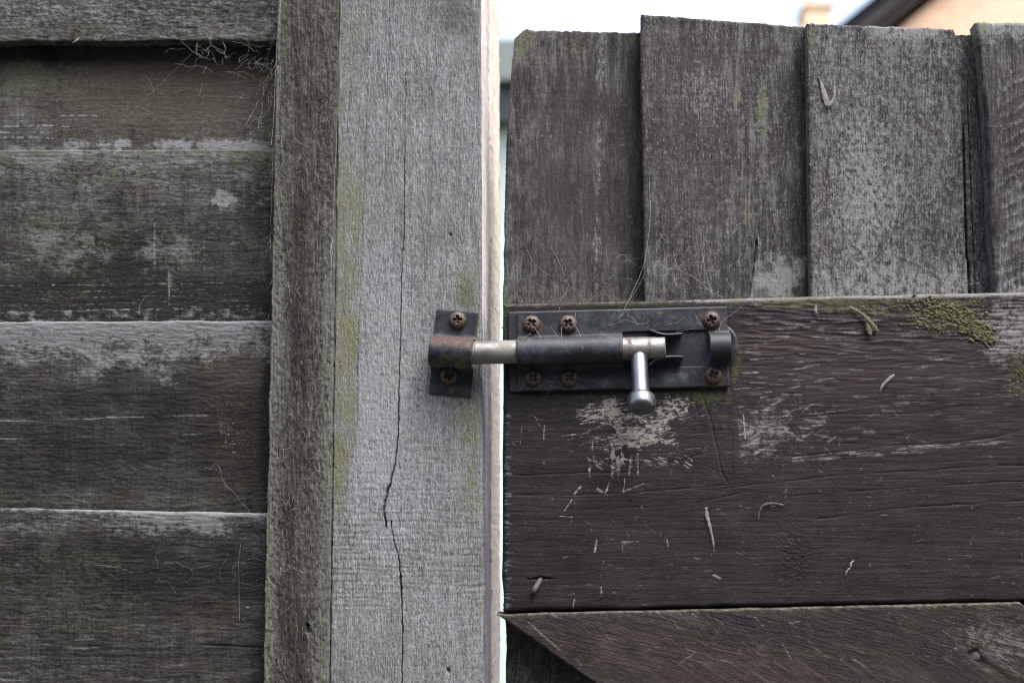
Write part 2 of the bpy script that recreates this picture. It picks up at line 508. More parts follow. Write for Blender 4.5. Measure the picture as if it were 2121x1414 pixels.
# ------------------------------------------------------------------ ground
def ground():
    bm = bmesh.new()
    bmesh.ops.create_grid(bm, x_segments=40, y_segments=40, size=150)
    for v in bm.verts:
        v.co.z = 0.0
    me = bpy.data.meshes.new('ground'); bm.to_mesh(me); bm.free()
    k = NT('garden_ground')
    tc = k.n('ShaderNodeTexCoord').outputs['Object']
    n = k.noise(tc, (1, 1, 1), 6, .7, 0, 3.0); n2 = k.noise(tc, (1, 1, 1), 4, .7, 5, 60)
    c = k.ramp(n, [(.35, (.055, .06, .03)), (.6, (.12, .105, .08))])
    c = k.mix(k.math('MULTIPLY', n2, .5), c, (.16, .15, .13))
    k.set(k.b.inputs['Base Color'], c); k.b.inputs['Roughness'].default_value = .95
    k.bump(n2, .6, .02)
    o = link('ground', me, k.m)
    tag(o, kind='structure')
ground()

# unseen wall added behind the camera to block low frontal light
def blocker_wall():
    bm = bmesh.new()
    x0, x1, y0, y1, z1 = -4.0, 4.5, -2.75, -2.5, 3.3
    vs8 = [bm.verts.new((x, y, z)) for z in (0, z1) for y in (y0, y1) for x in (x0, x1)]
    for f in ((0, 2, 3, 1), (4, 5, 7, 6), (0, 1, 5, 4), (1, 3, 7, 5), (3, 2, 6, 7), (2, 0, 4, 6)):
        bm.faces.new([vs8[i] for i in f])
    bmesh.ops.recalc_face_normals(bm, faces=bm.faces)
    me = bpy.data.meshes.new('blocker_wall'); bm.to_mesh(me); bm.free()
    o = link('blocker_wall', me, plain('blocker_grey', (.13, .13, .13), (.19, .19, .185), 9, .9))
    tag(o, kind='structure')
blocker_wall()

# ------------------------------------------------------------------ wood relief
def relief(a, b, seed, fib=.10, saw=.06, wave=.25, pit=.10, fl=14.0, sawp=1.7):
    fib, pit = fib * 1.5, pit * 1.5
    h = fib * pn(a / 1.0, b / fl, seed) + fib * .8 * pn(a / 2.3, b / (fl * 2.2), seed + 1)
    h = h + wave * fbm(a / 14, b / 130, seed + 2, 3)
    h = h + saw * pn(a / 22.0 + .3 * pn(a / 9, b / 9, seed), b / sawp, seed + 3)
    h = h + pit * fbm(a / 2.2, b / 3.2, seed + 4, 2)
    return h

def rag(amp, per, seed, amp2=0.6, per2=4.0):
    return lambda x: amp * fbm(x / per, x * 0 + seed, seed, 3) + amp2 * pn(x / per2, x * 0 + 3.3, seed + 2)

def zbot(u, y, z=0.04): return v_at_z(u, z, y)

# ------------------------------------------------------------------ left fence panel
def grey_top(U, V, v_line, depth, seed):
    d = V - v_line
    return np.clip(1.0 - d / depth + .55 * fbm(U / 70, V / 40, seed, 4), 0, 1) * (d > -5)

panel = thing('fence_panel', (-.35, .03, 0), 'dark weathered lap fence panel of wide horizontal planks, left of the post', 'fence panel')
LX, RX = -2600, 612

def lines_h(U, V, rows, w=1.6, brk=60, seed=3):
    out = np.zeros(U.shape)
    for i, (x0, y0, x1, y1, s) in enumerate(rows):
        t = (U - x0) / (x1 - x0)
        yy = y0 + (y1 - y0) * t + 2.2 * fbm(U / 90, U * 0 + i * 3.1, seed + i, 3)
        on = (t > 0) & (t < 1)
        out = np.maximum(out, on * s * np.clip(1 - np.abs(V - yy) / w, 0, 1) * sst(-.35, .25, pn(U / brk, U * 0 + i * 1.7, seed + 9)))
    return out

def cloud(U, V, seed, su=75.0, sv=48.0): return np.clip(.1 + 1.1 * fbm(U / su, V / sv, seed, 4), 0, 1)
def f_A(U, V, a, b):
    h = relief(a, b, 11, fib=.16, saw=.05, wave=.3, pit=.22, fl=9)
    return dict(h=h, silver=.30 + .22 * fbm(U / 60, V / 50, 3, 3), moss=.26 + .55 * sst(45, 90, V) * (.5 + fbm(U / 50, V / 20, 6, 3)) + .15 * blob(U, V, 400, 20, 60, 30))
def f_B(U, V, a, b):
    h = relief(a, b, 12, fib=.09, saw=.05, wave=.3, pit=.13)
    crust = (blob(U, V, 205, 300, 60, 10, 1.3, 5) + blob(U, V, 320, 299, 70, 10, 1.4, 6) + blob(U, V, 480, 303, 100, 12, 1.1, 7) + .7 * blob(U, V, 60, 312, 90, 8, 1.2, 8)) * .62
    dash = lines_h(U, V, [(0, 240, 60, 238, .8), (0, 262, 130, 260, .9), (0, 275, 120, 274, .8), (0, 284, 110, 286, .9), (120, 240, 200, 241, .9), (125, 262, 180, 266, .7), (0, 250, 190, 246, .4)], 3.2, 12, 4)
    green = blob(U, V, 60, 165, 110, 45, .6, 9)
    return dict(h=h + .25 * np.clip(crust, 0, 1), silver=np.clip(crust * .9, 0, 1) + dash + .06 + .22 * sst(160, 300, V) * sst(150, 500, U),
                moss=.3 * cloud(U, V, 709, 90, 50) + green * .6 + .3 * sst(520, 555, U) * sst(120, 200, V) + .16 + .3 * blob(U, V, 300, 230, 220, 60, .6, 14), brown=blob(U, V, 380, 180, 300, 110, .4, 10) * 1.0 + .2,
                dark=.6 * blob(U, V, 60, 115, 160, 30, .5, 13) + .3 * sst(140, 95, V))  # dark top band paints the shadow of the plank above
def f_C(U, V, a, b):
    h = relief(a, b, 13, fib=.10, saw=.06, wave=.35, pit=.16)
    top = grey_top(U, V, 312, 95, 21)
    mott = blob(U, V, 130, 500, 120, 75, .8, 22) + .8 * blob(U, V, 360, 520, 60, 60, .8, 23)
    pat = .75 * blob(U, V, 470, 412, 34, 13, 1.5, 24)
    low = sst(560, 610, V)
    dash = lines_h(U, V, [(0, 592 + 14 * i, 520, 585 + 12 * i, .55) for i in range(5)] + [(180, 641, 545, 640, .8)], 2.2, 9, 31)
    foot = np.clip(sst(628, 652, V + 14 * fbm(U / 16, V / 30, 34, 3)) * (.35 + .8 * fbm(U / 30, V / 18, 33, 3)), 0, 1) * .75
    vert = strokes(U, V, [(350, 560, 350, 632, 1.8, .5), (320, 460, 320, 560, 1.6, .35), (378, 540, 378, 600, 1.6, .35), (143, 560, 145, 655, 1.6, .35)])
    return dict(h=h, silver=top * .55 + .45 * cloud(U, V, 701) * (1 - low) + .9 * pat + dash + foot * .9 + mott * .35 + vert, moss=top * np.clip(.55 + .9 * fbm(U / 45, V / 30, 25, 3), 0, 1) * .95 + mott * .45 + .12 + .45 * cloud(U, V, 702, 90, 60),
                dark=low * .85 + .45 * cloud(U, V, 703, 60, 50) + .55 * blob(U, V, 230, 535, 130, 70, .6, 27) + .3 * sst(400, 520, V), brown=.6 * low)  # dark foot paints shade into the plank's lower part
def f_D(U, V, a, b):
    h = relief(a, b, 14, fib=.12, saw=.07, wave=.35, pit=.17, fl=11)
    top = grey_top(U, V, 664, 120, 41) * (1 - .4 * sst(380, 520, U))
    ln = lines_h(U, V, [(0, 872, 470, 858, .9), (0, 908, 430, 899, .9), (0, 944, 400, 936, .28), (0, 925, 500, 918, .28)], 2.4, 120, 44)
    endg = strokes(U, V, [(503 + 7 * i, 680, 506 + 7 * i, 740 + 10 * i, 2.0, .6) for i in range(6)])
    sp = sst(.35, .6, pn(U / 5, V / 4, 45)) * blob(U, V, 500, 930, 60, 90, .3, 46)
    return dict(h=h - .3 * endg, silver=top * 1.1 + .28 * cloud(U, V, 704) + ln + .5 * sp + .5 * np.clip(1 - (V - 672) / 9, 0, 1), moss=.28 * top + .3 * sst(980, 1050, V) + .1, brown=.9 * blob(U, V, 500, 860, 110, 200, .4, 47),  # silver top is weathering, its narrow bright rim a painted lit edge
                dark=.35 * cloud(U, V, 705, 60, 40) + .55 * sst(740, 830, V + 30 * fbm(U / 80, V / 60, 49, 3)) * (1 - .5 * sst(960, 1040, V)) + .5 * sst(535, 552, U))  # dark right end paints the batten's shade
def f_E(U, V, a, b):
    h = relief(a, b, 15, fib=.11, saw=.06, wave=.35, pit=.15)
    vl = 1045 + (U / 540) * 18
    top = grey_top(U, V, vl, 70, 51) * (.45 + .55 * sst(200, 330, U) * (1 - sst(420, 540, U)))
    cr = line(U, V, [(330, 1332), (420, 1334), (545, 1340)], 1.8) * sst(330, 480, U)
    st = np.clip(pn(U / 90, V / 6, 53), 0, 1) * sst(1290, 1340, V) * (1 - sst(250, 420, U))
    return dict(h=h - .8 * cr, silver=top * .8 + .3 * cloud(U, V, 706) + .55 * st + .9 * np.clip(1 - (V - vl) / 9, 0, 1), moss=.4 * blob(U, V, 150, 1230, 160, 120, .7, 54) + .25 * top + .06 + .35 * cloud(U, V, 707, 80, 50), dark=.4 * cloud(U, V, 708, 70, 40) + .65 * blob(U, V, 330, 1190, 360, 90, .5, 55) + .1 + cr,  # thin silver line along the top edge paints its lit rim
                brown=.5 * blob(U, V, 430, 1260, 160, 80, .5, 57))

def lean(v0, y0, v1, y1): return lambda U, V: y0 + (y1 - y0) * (V - v0) / (v1 - v0)
VIS = ((-20, 620), (-20, 1434))
slab('plank', ((LX, -330), (RX, -330), (RX, 86), (LX, 86)), lean(-330, .020, 86, .0145), 9, M['plank'], panel, 'h', (3.0, 1.9), VIS, radius=1.6, wob={'B': rag(3.5, 60, 2, 1.2, 7)}, field=f_A, seed=1)
slab('plank', ((LX, 40), (RX, 40), (RX, 330), (LX, 334)), lean(40, .031, 330, .024), 8, M['plank'], panel, 'h', (3.0, 1.9), VIS, radius=1.0, field=f_B, seed=2)
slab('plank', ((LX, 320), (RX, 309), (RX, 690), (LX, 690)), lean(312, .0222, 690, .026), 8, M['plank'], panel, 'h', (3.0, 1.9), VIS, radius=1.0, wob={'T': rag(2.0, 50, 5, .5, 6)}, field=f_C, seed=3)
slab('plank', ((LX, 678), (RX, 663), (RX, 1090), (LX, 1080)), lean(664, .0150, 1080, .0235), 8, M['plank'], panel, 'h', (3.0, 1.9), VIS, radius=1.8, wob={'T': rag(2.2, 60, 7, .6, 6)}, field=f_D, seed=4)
slab('plank', ((LX, 1005), (RX, 1064), (RX, 1500), (LX, 1480)), lean(1050, .0095, 1480, .020), 8, M['plank'], panel, 'h', (3.0, 1.9), VIS, radius=2.2, wob={'T': rag(1.6, 70, 8, .6, 6)}, field=f_E, seed=5)
vb = 1460
for i in range(6):                                    # the planks go on down to the ground below the frame
    vt = vb + i * 560
    slab('plank', ((LX, vt), (RX, vt), (RX, vt + 610), (LX, vt + 610)), lean(vt, .0140, vt + 610, .021), 8, M['plank'], panel, 'h', (40, 40), VIS, radius=1.3, seed=60 + i,
         field=lambda U, V, a, b: dict(silver=.25 + 0 * U, moss=.1 + 0 * U))
slab('plank', ((LX, -820), (RX, -820), (RX, -300), (LX, -300)), lean(-820, .020, -300, .011), 9, M['plank'], panel, 'h', (40, 40), VIS, radius=1.6, seed=70, field=lambda U, V, a, b: dict(silver=.4 + 0 * U))

def f_bat(U, V, a, b):
    h = relief(a, b, 80, fib=.22, saw=.0, wave=.5, pit=.26, fl=10)
    xl = 580 - 40 * V / 1414; xr = 704 - 24 * V / 1414
    s = (U - xl) / (xr - xl)
    mid = np.clip(.95 - np.abs(s - .40) / .42 + .75 * fbm(U / 16, V / 330, 81, 4), 0, 1)
    h = h - .25 * mid
    hole = line(U, V, [(637, 1296), (637, 1306)], 7)
    up = 1 - sst(0, 420, V)
    lft = np.clip(1 - s / .3, 0, 1); rgt = np.clip((s - .68) / .3, 0, 1)
    rim = np.clip(1 - s / .05, 0, 1)
    return dict(h=h - 3.0 * hole, dark=.5 * mid + hole, brown=.3 * mid, silver=.14 + .48 * (lft + .8 * rgt) * sst(250, 700, V) + .6 * rim * (1 - .5 * sst(250, 500, V)) + .16 * (1 - mid),
                moss=.14 + .2 * rgt + .24 * lft + .55 * np.clip(1 - s / .07, 0, 1) * sst(230, 330, V) * (1 - sst(480, 620, V)) + .18 * up)
BY = .0000
slab('batten', ((590, -700), (712, -700), (600 - 140, zbot(600, BY)), (600, zbot(600, BY)))[0:2] + ((600, zbot(600, BY)), (432, zbot(432, BY))), BY, 24, M['batten'], panel, 'v', (1.6, 2.4),
     ((530, 715), (-20, 1434)), radius=1.2, wob={'L': rag(3.0, 90, 4, 1.4, 8), 'R': rag(1.5, 70, 6, 1.0, 9)}, field=f_bat, seed=8, label='rough dark vertical batten with furry pale edges covering the plank ends')

# ------------------------------------------------------------------ gate post
gpost = thing('gate_post', (-.05, .04, 0), 'silvery grey square gate post with a long drying crack and green algae edges', 'gate post')
CR1 = [(840, 150), (838, 300), (837, 480), (832, 560), (829, 720), (826, 830), (824, 900), (818, 960), (808, 1000), (796, 1040), (794, 1060), (800, 1090)]
CR2 = [(810, 1080), (814, 1110), (825, 1150), (831, 1210), (833, 1280), (834, 1330), (832, 1414), (831, 1440)]
CR0 = [(806, -20), (803, 150), (798, 280), (796, 420)]
CR3 = [(888, 960), (885, 1010), (874, 1060), (871, 1085)]
CR4 = [(871, 1160), (876, 1220), (880, 1290)]
CRL = [(768, -20), (762, 120), (757, 260), (752, 420), (748, 560), (741, 700), (740, 850), (735, 920), (718, 990), (714, 1030)]
CRB = [(722, 1120), (729, 1200), (731, 1300), (729, 1420)]
def f_post(U, V, a, b):
    rip = .17 * pn(a / 26.0 + .5 * pn(a / 12, b / 12, 92), b / 1.5, 93) * (.45 + .9 * sst(880, 1080, V) * (1 - sst(1230, 1300, V)) + .3 * pn(a / 30, b / 40, 95))
    h = .20 * pn(a / .95, b / 5.0, 90) + .13 * pn(a / 2.0, b / 16, 91) + rip + .18 * fbm(a / 20, b / 60, 94, 3) + .16 * fbm(a / 1.8, b / 2.4, 96, 2)
    U0 = U; U = U + 1.6 * pn(V / 14, V * 0 + .5, 121) + .8 * pn(V / 5, V * 0 + 2.5, 122)
    c1 = np.maximum(np.clip(1 - dist_poly(U, V, CR1, 5) / ((.55 + .45 * sst(250, 500, V) + 2.0 * sst(740, 1010, V)) * np.clip(.85 + .5 * pn(V / 40, V * 0, 123), .4, 1.4)), 0, 1), np.clip(1 - dist_poly(U, V, CR2, 5) / (1.9 * np.clip(.9 + .6 * pn(V / 30, V * 0 + 3, 124), .4, 1.4)), 0, 1))
    c2 = np.maximum.reduce([line(U, V, CR0, 1.4), line(U, V, CR3, 1.8), line(U, V, CR4, 1.3), line(U, V, CRL, 1.7), line(U, V, CRB, 1.4)])
    U = U0
    jag = .6 + .5 * pn(U * 0 + 1.5, V / 3.0, 97)
    xl = np.interp(V, [p[1] for p in CRL], [p[0] for p in CRL])
    strip = sst(4, -4, U - xl)
    h = h - .5 * strip - 5.0 * c1 - 1.1 * c2 * jag
    hole = line(U, V, [(928, 1386), (929, 1391)], 5) + .8 * line(U, V, [(933, 486), (934, 487)], 4)
    knotz = .05 * np.sin(np.hypot((U - 800) / 1.6, (V - 1060) / 2.6) / 3.0) * np.exp(-(((U - 800) / 190) ** 2 + ((V - 1060) / 170) ** 2))
    h = h - 2.0 * hole + 2.0 * knotz
    m = strip * np.clip(.30 + .7 * fbm(U / 30, V / 90, 98, 4) + .4 * sst(200, 500, V), 0, 1) * (1 - .75 * sst(1000, 1120, V))
    m = m + .75 * np.clip(1 - np.abs(U - xl + 3) / 9, 0, 1) * np.clip(.2 + 1.4 * fbm(U * 0, V / 60, 99, 3), 0, 1) * (V < 960)
    m = m + .95 * blob(U, V, 968, 592, 34, 62, .5, 101) + .62 * blob(U, V, 955, 860, 60, 70, .5, 102) + .75 * blob(U, V, 975, 990, 22, 130, .5, 103)
    m = m + .55 * blob(U, V, 778, 1000, 14, 22, .6, 104) + .3 * blob(U, V, 975, 350, 18, 120, .6, 105) + .15 * blob(U, V, 930, 1100, 110, 140, .6, 106)
    m = m * .7 + .16 * strip * (1 - .5 * sst(1050, 1200, V)) + .26 * sst(905, 985, U) * sst(480, 640, V) * np.clip(.8 + .6 * fbm(U / 40, V / 90, 115, 3), 0, 1) + .16 * sst(760, 700, U) + .12 * cloud(U, V, 116, 60, 120)
    m = m + .5 * blob(U, V, 725, 690, 22, 40, .5, 107) + .5 * blob(U, V, 700, 940, 20, 30, .6, 108)
    dk = .75 * blob(U, V, 965, 612, 24, 40, .5, 110) + c1 * .3 + hole + .35 * blob(U, V, 940, 30, 60, 60, .5, 111)
    sil = .12 + .35 * blob(U, V, 800, 760, 90, 330, .5, 112) + .18 * sst(620, 1000, V) * (1 - strip)
    top = 1 - sst(100, 420, V)
    return dict(h=h, moss=m * .8, dark=dk + .22 * top, silver=sil - .2 * top, brown=.25 * strip * (1 - sst(500, 900, V)) + .45 * blob(U, V, 965, 605, 28, 40, .4, 113))
def s_post(U, V, dep, e1, e2, nrm):
    r = nrm[:, 0] > .6
    n = pn(V / 160, V * 0 + dep, 120)
    e1[r, 0] = 0; e2[r, 0] = .0; e1[r, 1] = .9; e1[r, 2] = np.clip(.95 - .5 * sst(560, 720, V) + .35 * n - .3 * sst(35, 56, dep), 0, 1)[r]  # inner side lightened in colour to make up for its occlusion
    return e1, e2
PY = .003
pb = zbot(840, PY, -.12)
slab('post', ((712, -760), (992, -760), (1024, pb), (601, pb)), PY, 57, M['post'], gpost, 'v', (1.7, 2.3), ((670, 1010), (-20, 1434)), radius=1.3,
     dense=(((785, 842, .75),), ()), wob={'L': rag(2.0, 90, 12, .8, 9), 'R': rag(1.6, 110, 13, .5, 9)}, field=f_post, side=s_post, seed=9, nside=9, rough_side=.25)
def f_lath(U, V, a, b):
    h = relief(a, b, 130, fib=.2, saw=.0, wave=.3, pit=.2, fl=6)
    r2 = np.random.RandomState(5); segs = []
    for i in range(64):
        v = r2.uniform(40, 1414); u = r2.uniform(1016, 1036)
        segs.append((u, v, u + r2.uniform(-5, 6), v + r2.uniform(3, 13), r2.uniform(.9, 1.9), r2.uniform(.5, 1)))
    tr = strokes(U, V, segs)
    up = 1 - sst(450, 700, V)
    return dict(h=h - .9 * tr, dark=tr * 1.4, moss=up * (.3 + .4 * fbm(U / 10, V / 60, 131, 3)), bare=0 * U, silver=.2 * (1 - sst(0, 120, V)))
def s_lath(U, V, dep, e1, e2, nrm):
    r = nrm[:, 0] > .5
    tear = sst(.30, .55, pn(V / 6.0, V * 0 + dep / 5.0, 133)) * sst(.05, .35, pn(V / 90.0, V * 0 + dep / 9.0, 134)) + .8 * sst(3.0, 1.0, abs(dep - 4.0)) * sst(-.1, .3, pn(V / 60, V * 0 + 7, 135))
    up = 1 - sst(420, 700, V)
    e1[r, 0] = (up * np.clip(.35 + .5 * pn(V / 50, V * 0 + dep / 12, 136), 0, 1) * sst(50, 15, dep))[r]
    e1[r, 1] = 0; e1[r, 2] = 0
    e2[r, 0] = np.clip(tear, 0, 1)[r]; e2[r, 1] = .2
    return e1, e2
LY = .0605                                            # a deeper strip behind the post: its inner side faces the opening
slab('stop_lath', ((1005, -700), (1018, -700), (1019, zbot(1019, LY)), (1006, zbot(1006, LY))), LY, 66, M['lath'], gpost, 'v', (1.4, 2.4), ((1000, 1050), (-20, 1434)), radius=.8,
     wob={'R': rag(1.2, 60, 15, .6, 6)}, field=f_lath, side=s_lath, seed=10, nside=22, rough_side=.5, label='pale raw timber lath with dark splinters on the inner side of the post')

# ------------------------------------------------------------------ gate
gate = thing('gate', (.2, .02, 0), 'dark stained timber gate with uneven vertical boards, wide rail and diagonal brace', 'gate')
def tilt(u0, y0, u1, y1): return lambda U, V: y0 + (y1 - y0) * (U - u0) / (u1 - u0)
GB = [zbot(1100, .03, .06)]
VG = ((1000, 2141), (-20, 640))
def low_pale(U, V, base, seed, amt=.8):
    return np.clip(sst(base - 80, base - 10, V + 45 * fbm(U / 40, V * 0 + 1, seed, 3)) * (.5 + 1.1 * fbm(U / 16, V / 60, seed + 1, 3)), 0, 1) * amt
def f_b1(U, V, a, b):
    h = relief(a, b, 140, fib=.10, saw=.05, wave=.2, pit=.11, fl=12)
    bs = np.clip(1 - np.abs(U - 1243 + (V - 200) * .02) / 16, 0, 1) * np.clip(.55 + .5 * pn(U * 0, V / 70, 142), 0, 1)
    fl = sst(.36, .6, pn(U / 3.2, V / 9, 143)) * .5
    return dict(h=h, silver=.05 + .5 * bs + fl * (.4 + .5 * pn(U / 60, V / 80, 144)) + .12 * sst(1100, 1050, U), moss=.65 * blob(U, V, 1085, 95, 36, 40, .6, 145) + .4 * blob(U, V, 1195, 95, 30, 22, .7, 146) + .35 * sst(560, 630, V) + .12,
                dark=.16 + .45 * sst(1255, 1330, U) + .2 * sst(1200, 1130, U) * sst(150, 400, V) * 0, brown=.15 + .6 * blob(U, V, 1190, 380, 120, 260, .5, 147))  # darker right side paints the shadow of the proud next board
def f_b2(U, V, a, b):
    h = relief(a, b, 150, fib=.10, saw=.07, wave=.25, pit=.14, fl=12)
    cr = line(U, V, [(1567, 500), (1562, 545), (1552, 612)], 3.2) + .6 * line(U, V, [(1640, 540), (1640, 605)], 2) + .5 * line(U, V, [(1549, 330), (1546, 480)], 2)
    yl = blob(U, V, 1578, 230, 13, 60, .6, 151) + .8 * blob(U, V, 1525, 215, 8, 50, .6, 152) + .9 * blob(U, V, 1547, 440, 9, 36, .5, 153)
    pl = .8 * blob(U, V, 1612, 578, 58, 40, 1.1, 154)
    fl = sst(.34, .6, pn(U / 3.4, V / 9, 155)) * .5
    return dict(h=h - 2.8 * cr + .5 * yl, dark=cr + .55 * sst(1590, 1672, U) * (1 - pl) + .35 * sst(95, 40, V) + .3 * blob(U, V, 1525, 130, 10, 60, .4, 156), moss=.75 * yl + .5 * pl * sst(600, 560, V) * sst(1600, 1500, U) + .13 + .45 * blob(U, V, 1652, 60, 14, 10, .3, 157),  # darkening to the right paints shade from the next board's edge
                silver=.17 + .8 * pl * (V > 480) + fl * (.45 + .5 * pn(U / 60, V / 80, 158)) + .2 * blob(U, V, 1450, 190, 60, 50, .6, 159) + .3 * yl, brown=.2 + .5 * blob(U, V, 1420, 250, 130, 240, .5, 160))
def f_b3(U, V, a, b):
    h = relief(a, b, 170, fib=.11, saw=.07, wave=.3, pit=.17, fl=10)
    xs = np.interp(V, [0, 50, 150, 265, 520, 600, 640], [1976, 1976, 1986, 1992, 2001, 2004, 2005])
    step = sst(0, 3.0, U - xs) * sst(110, 260, V) * 2.0 + sst(0, 3, U - xs + 46 * sst(200, 80, V)) * .5
    xg = np.interp(V, [0, 265, 440, 530, 545, 620], [1976, 1994, 1999, 2001, 2006, 2008])
    gr = np.clip(1 - np.abs(U - xg - 2) / 4.0, 0, 1) * sst(230, 300, V)
    x2 = np.interp(V, [0, 200, 600], [2002, 2006, 2022])
    g2 = np.clip(1 - np.abs(U - x2) / 1.8, 0, 1) * sst(150, 220, V)
    spk = sst(.25, .6, fbm(U / 6, V / 5, 171, 2)) * blob(U, V, 1830, 280, 150, 260, .6, 172)
    pl = low_pale(U, V, 600, 173, .9)
    end = sst(95, 60, V) * sst(1780, 1830, U) * sst(1960, 1930, U)
    fl = sst(.34, .6, pn(U / 3.4, V / 9, 175)) * .5
    return dict(h=h - step - 4.5 * gr - 2 * g2 + .25 * spk, dark=.9 * gr + .7 * g2 + .45 * sst(0, 6, U - xg) + .45 * blob(U, V, 1765, 330, 60, 90, .5, 174) + .3 * sst(75, 50, V) * (1 - end),  # strip right of the split darkened as shadow of the neighbouring board
                silver=.30 + .55 * pl * (1 - .6 * sst(0, 5, U - xg)) + .45 * end + .3 * blob(U, V, 1790, 400, 60, 160, .6, 176) + fl * .4, moss=.42 * spk + .16 + .65 * blob(U, V, 1683, 80, 12, 24, .4, 177) + .3 * sst(560, 600, V) * sst(1720, 1690, U),
                brown=.3 * blob(U, V, 1760, 330, 70, 110, .5, 178))
def f_b4(U, V, a, b):
    h = relief(a, b, 180, fib=.08, saw=.0, wave=.25, pit=.14, fl=10)
    dg = np.sin((U * .55 + V) / 4.3 + 1.2 * pn(U / 40, V / 40, 181)) * sst(2045, 2100, U) * sst(90, 180, V)
    cap = np.clip(1.2 - (V - 45 - .25 * (2121 - U) * 0) / 42 + .5 * fbm(U / 18, V / 18, 182, 3), 0, 1)
    pl = low_pale(U, V, 600, 183, .7)
    return dict(h=h + .22 * dg, silver=.75 * cap + .5 * pl + .12 + .28 * np.clip(dg, 0, 1), moss=.35 * cap + .25 * sst(2060, 2030, U) + .1, brown=.6 * blob(U, V, 2130, 260, 70, 220, .4, 184), dark=.25 * (1 - cap))
def f_lo(U, V, a, b): return dict(silver=.15 + .1 * pn(U / 40, V / 60, 3), moss=.35 + 0 * U, dark=.25 + 0 * U, h=.3 * pn(a / 3, b / 40, 2))
def both(f): return f
def s_lit_left(U, V, dep, e1, e2, nrm):
    lf = nrm[:, 0] < -.6
    e1[lf, 1] = np.maximum(e1[lf, 1], .45)  # left faces silvered in colour to look lit
    return e1, e2
g = GB[0]
slab('board', ((1050, 60), (1352, 68), (1352, g), (1030, g)), tilt(1050, .0226, 1350, .0305), 8, M['board'], gate, 'v', (1.8, 2.8), ((1000, 1400), (-20, 650)), ((), ((1240, 1434, 4),)), 1.6,
     {'L': lambda v: rag(2.0, 60, 21, .8, 6)(v) + np.interp(v, [40, 60, 100, 200, 300, 450, 620, 1200, 1300], [18, 17, 13, 5, 0, -4, -6, -6, 2]), 'T': lambda x: rag(2.2, 25, 22, 1.6, 6)(x) + 24 * np.clip(1 - (x - 1064) / 20, 0, 1)}, f_b1, s_lit_left, 21, label='leftmost gate board, purplish brown with a bevelled mossy top corner')
slab('board', ((1326, 28), (1690, 57), (1790, g), (1434, g)), tilt(1330, .0165, 1675, .0270), 10, M['board'], gate, 'v', (1.8, 2.8), ((1300, 1720), (-20, 650)), ((), ()), 2.0,
     {'L': rag(2.0, 70, 23, .8, 6), 'R': rag(2.0, 60, 24, .8, 6), 'T': rag(2.0, 30, 25, 1.3, 6)}, f_b2, s_lit_left, 22, label='tallest gate board in view, its top sawn on a slope')
slab('board', ((1671, 48), (2050, 62), (2050 + .082 * (g - 62), g), (1770, g)), tilt(1672, .0150, 2050, .0275), 10, M['board'], gate, 'v', (1.8, 2.8), ((1650, 2080), (-20, 650)), (((1985, 2028, .9),), ()), 1.8,
     {'L': rag(1.6, 70, 26, .7, 6), 'T': lambda x: rag(2.0, 30, 27, 1.4, 6)(x) + 12 * sst(1974, 1980, x)}, f_b3, s_lit_left, 23, label='greyest gate board with lichen specks and a split right edge')
slab('board', ((2019, 46), (2380, 40), (2380 + .095 * (g - 40), g), (2019 + .092 * (g - 46), g)), tilt(2030, .0125, 2400, .026), 12, M['board'], gate, 'v', (1.9, 2.8), ((2000, 2150), (-20, 650)), ((), ()), 3.2,
     {'L': lambda v: rag(2.5, 60, 28, .8, 7)(v) + 6 * np.sin(v / 120), 'T': rag(3.0, 25, 29, 1.4, 6)}, f_b4, s_lit_left, 24, label='gate board cut by the right frame edge, with slanting saw marks and a pale lichened top')
for i in range(4):                                    # the gate goes on to its hinge side, out of the frame
    u = 2370 + i * 330
    slab('board', ((u, 46 + 12 * (i % 2)), (u + 350, 52), (u + 350 + .092 * g, g), (u + .092 * g, g)), tilt(u, .0150, u + 350, .0270), 10, M['board'], gate, 'v', (40, 40), ((0, 1), (0, 1)), radius=2, field=f_lo, seed=25 + i)

# ---- rail
r4 = np.random.RandomState(44)
RS = []
for i in range(70):                                   # scrape marks where the handle swings
    cx, cy = r4.normal(1290, 80), r4.normal(885, 30); L = r4.uniform(10, 40); an = math.radians(r4.uniform(-26, 2))
    RS.append((cx - L * math.cos(an), cy - L * math.sin(an), cx + L * math.cos(an), cy + L * math.sin(an), r4.uniform(1.0, 2.0), r4.uniform(.35, .8)))
for i in range(34):
    cx, cy = r4.uniform(1215, 1430), r4.uniform(938, 962); L = r4.uniform(8, 22); an = math.radians(r4.uniform(8, 38))
    RS.append((cx, cy, cx + L * math.cos(an), cy + L * math.sin(an), r4.uniform(1.3, 2.6), r4.uniform(.6, 1)))
for (x, y0, y1, w) in ((1222, 930, 978, 3), (1270, 915, 980, 7), (1280, 940, 976, 6), (1307, 938, 972, 3.5), (1320, 935, 975, 4), (1228, 900, 950, 3), (1290, 930, 975, 4)):
    for j in range(5):
        ya = r4.uniform(y0, y1 - 8)
        RS.append((x + r4.uniform(-3, 3), ya, x + r4.uniform(-4, 3), ya + r4.uniform(8, 26), w * .6, .9))
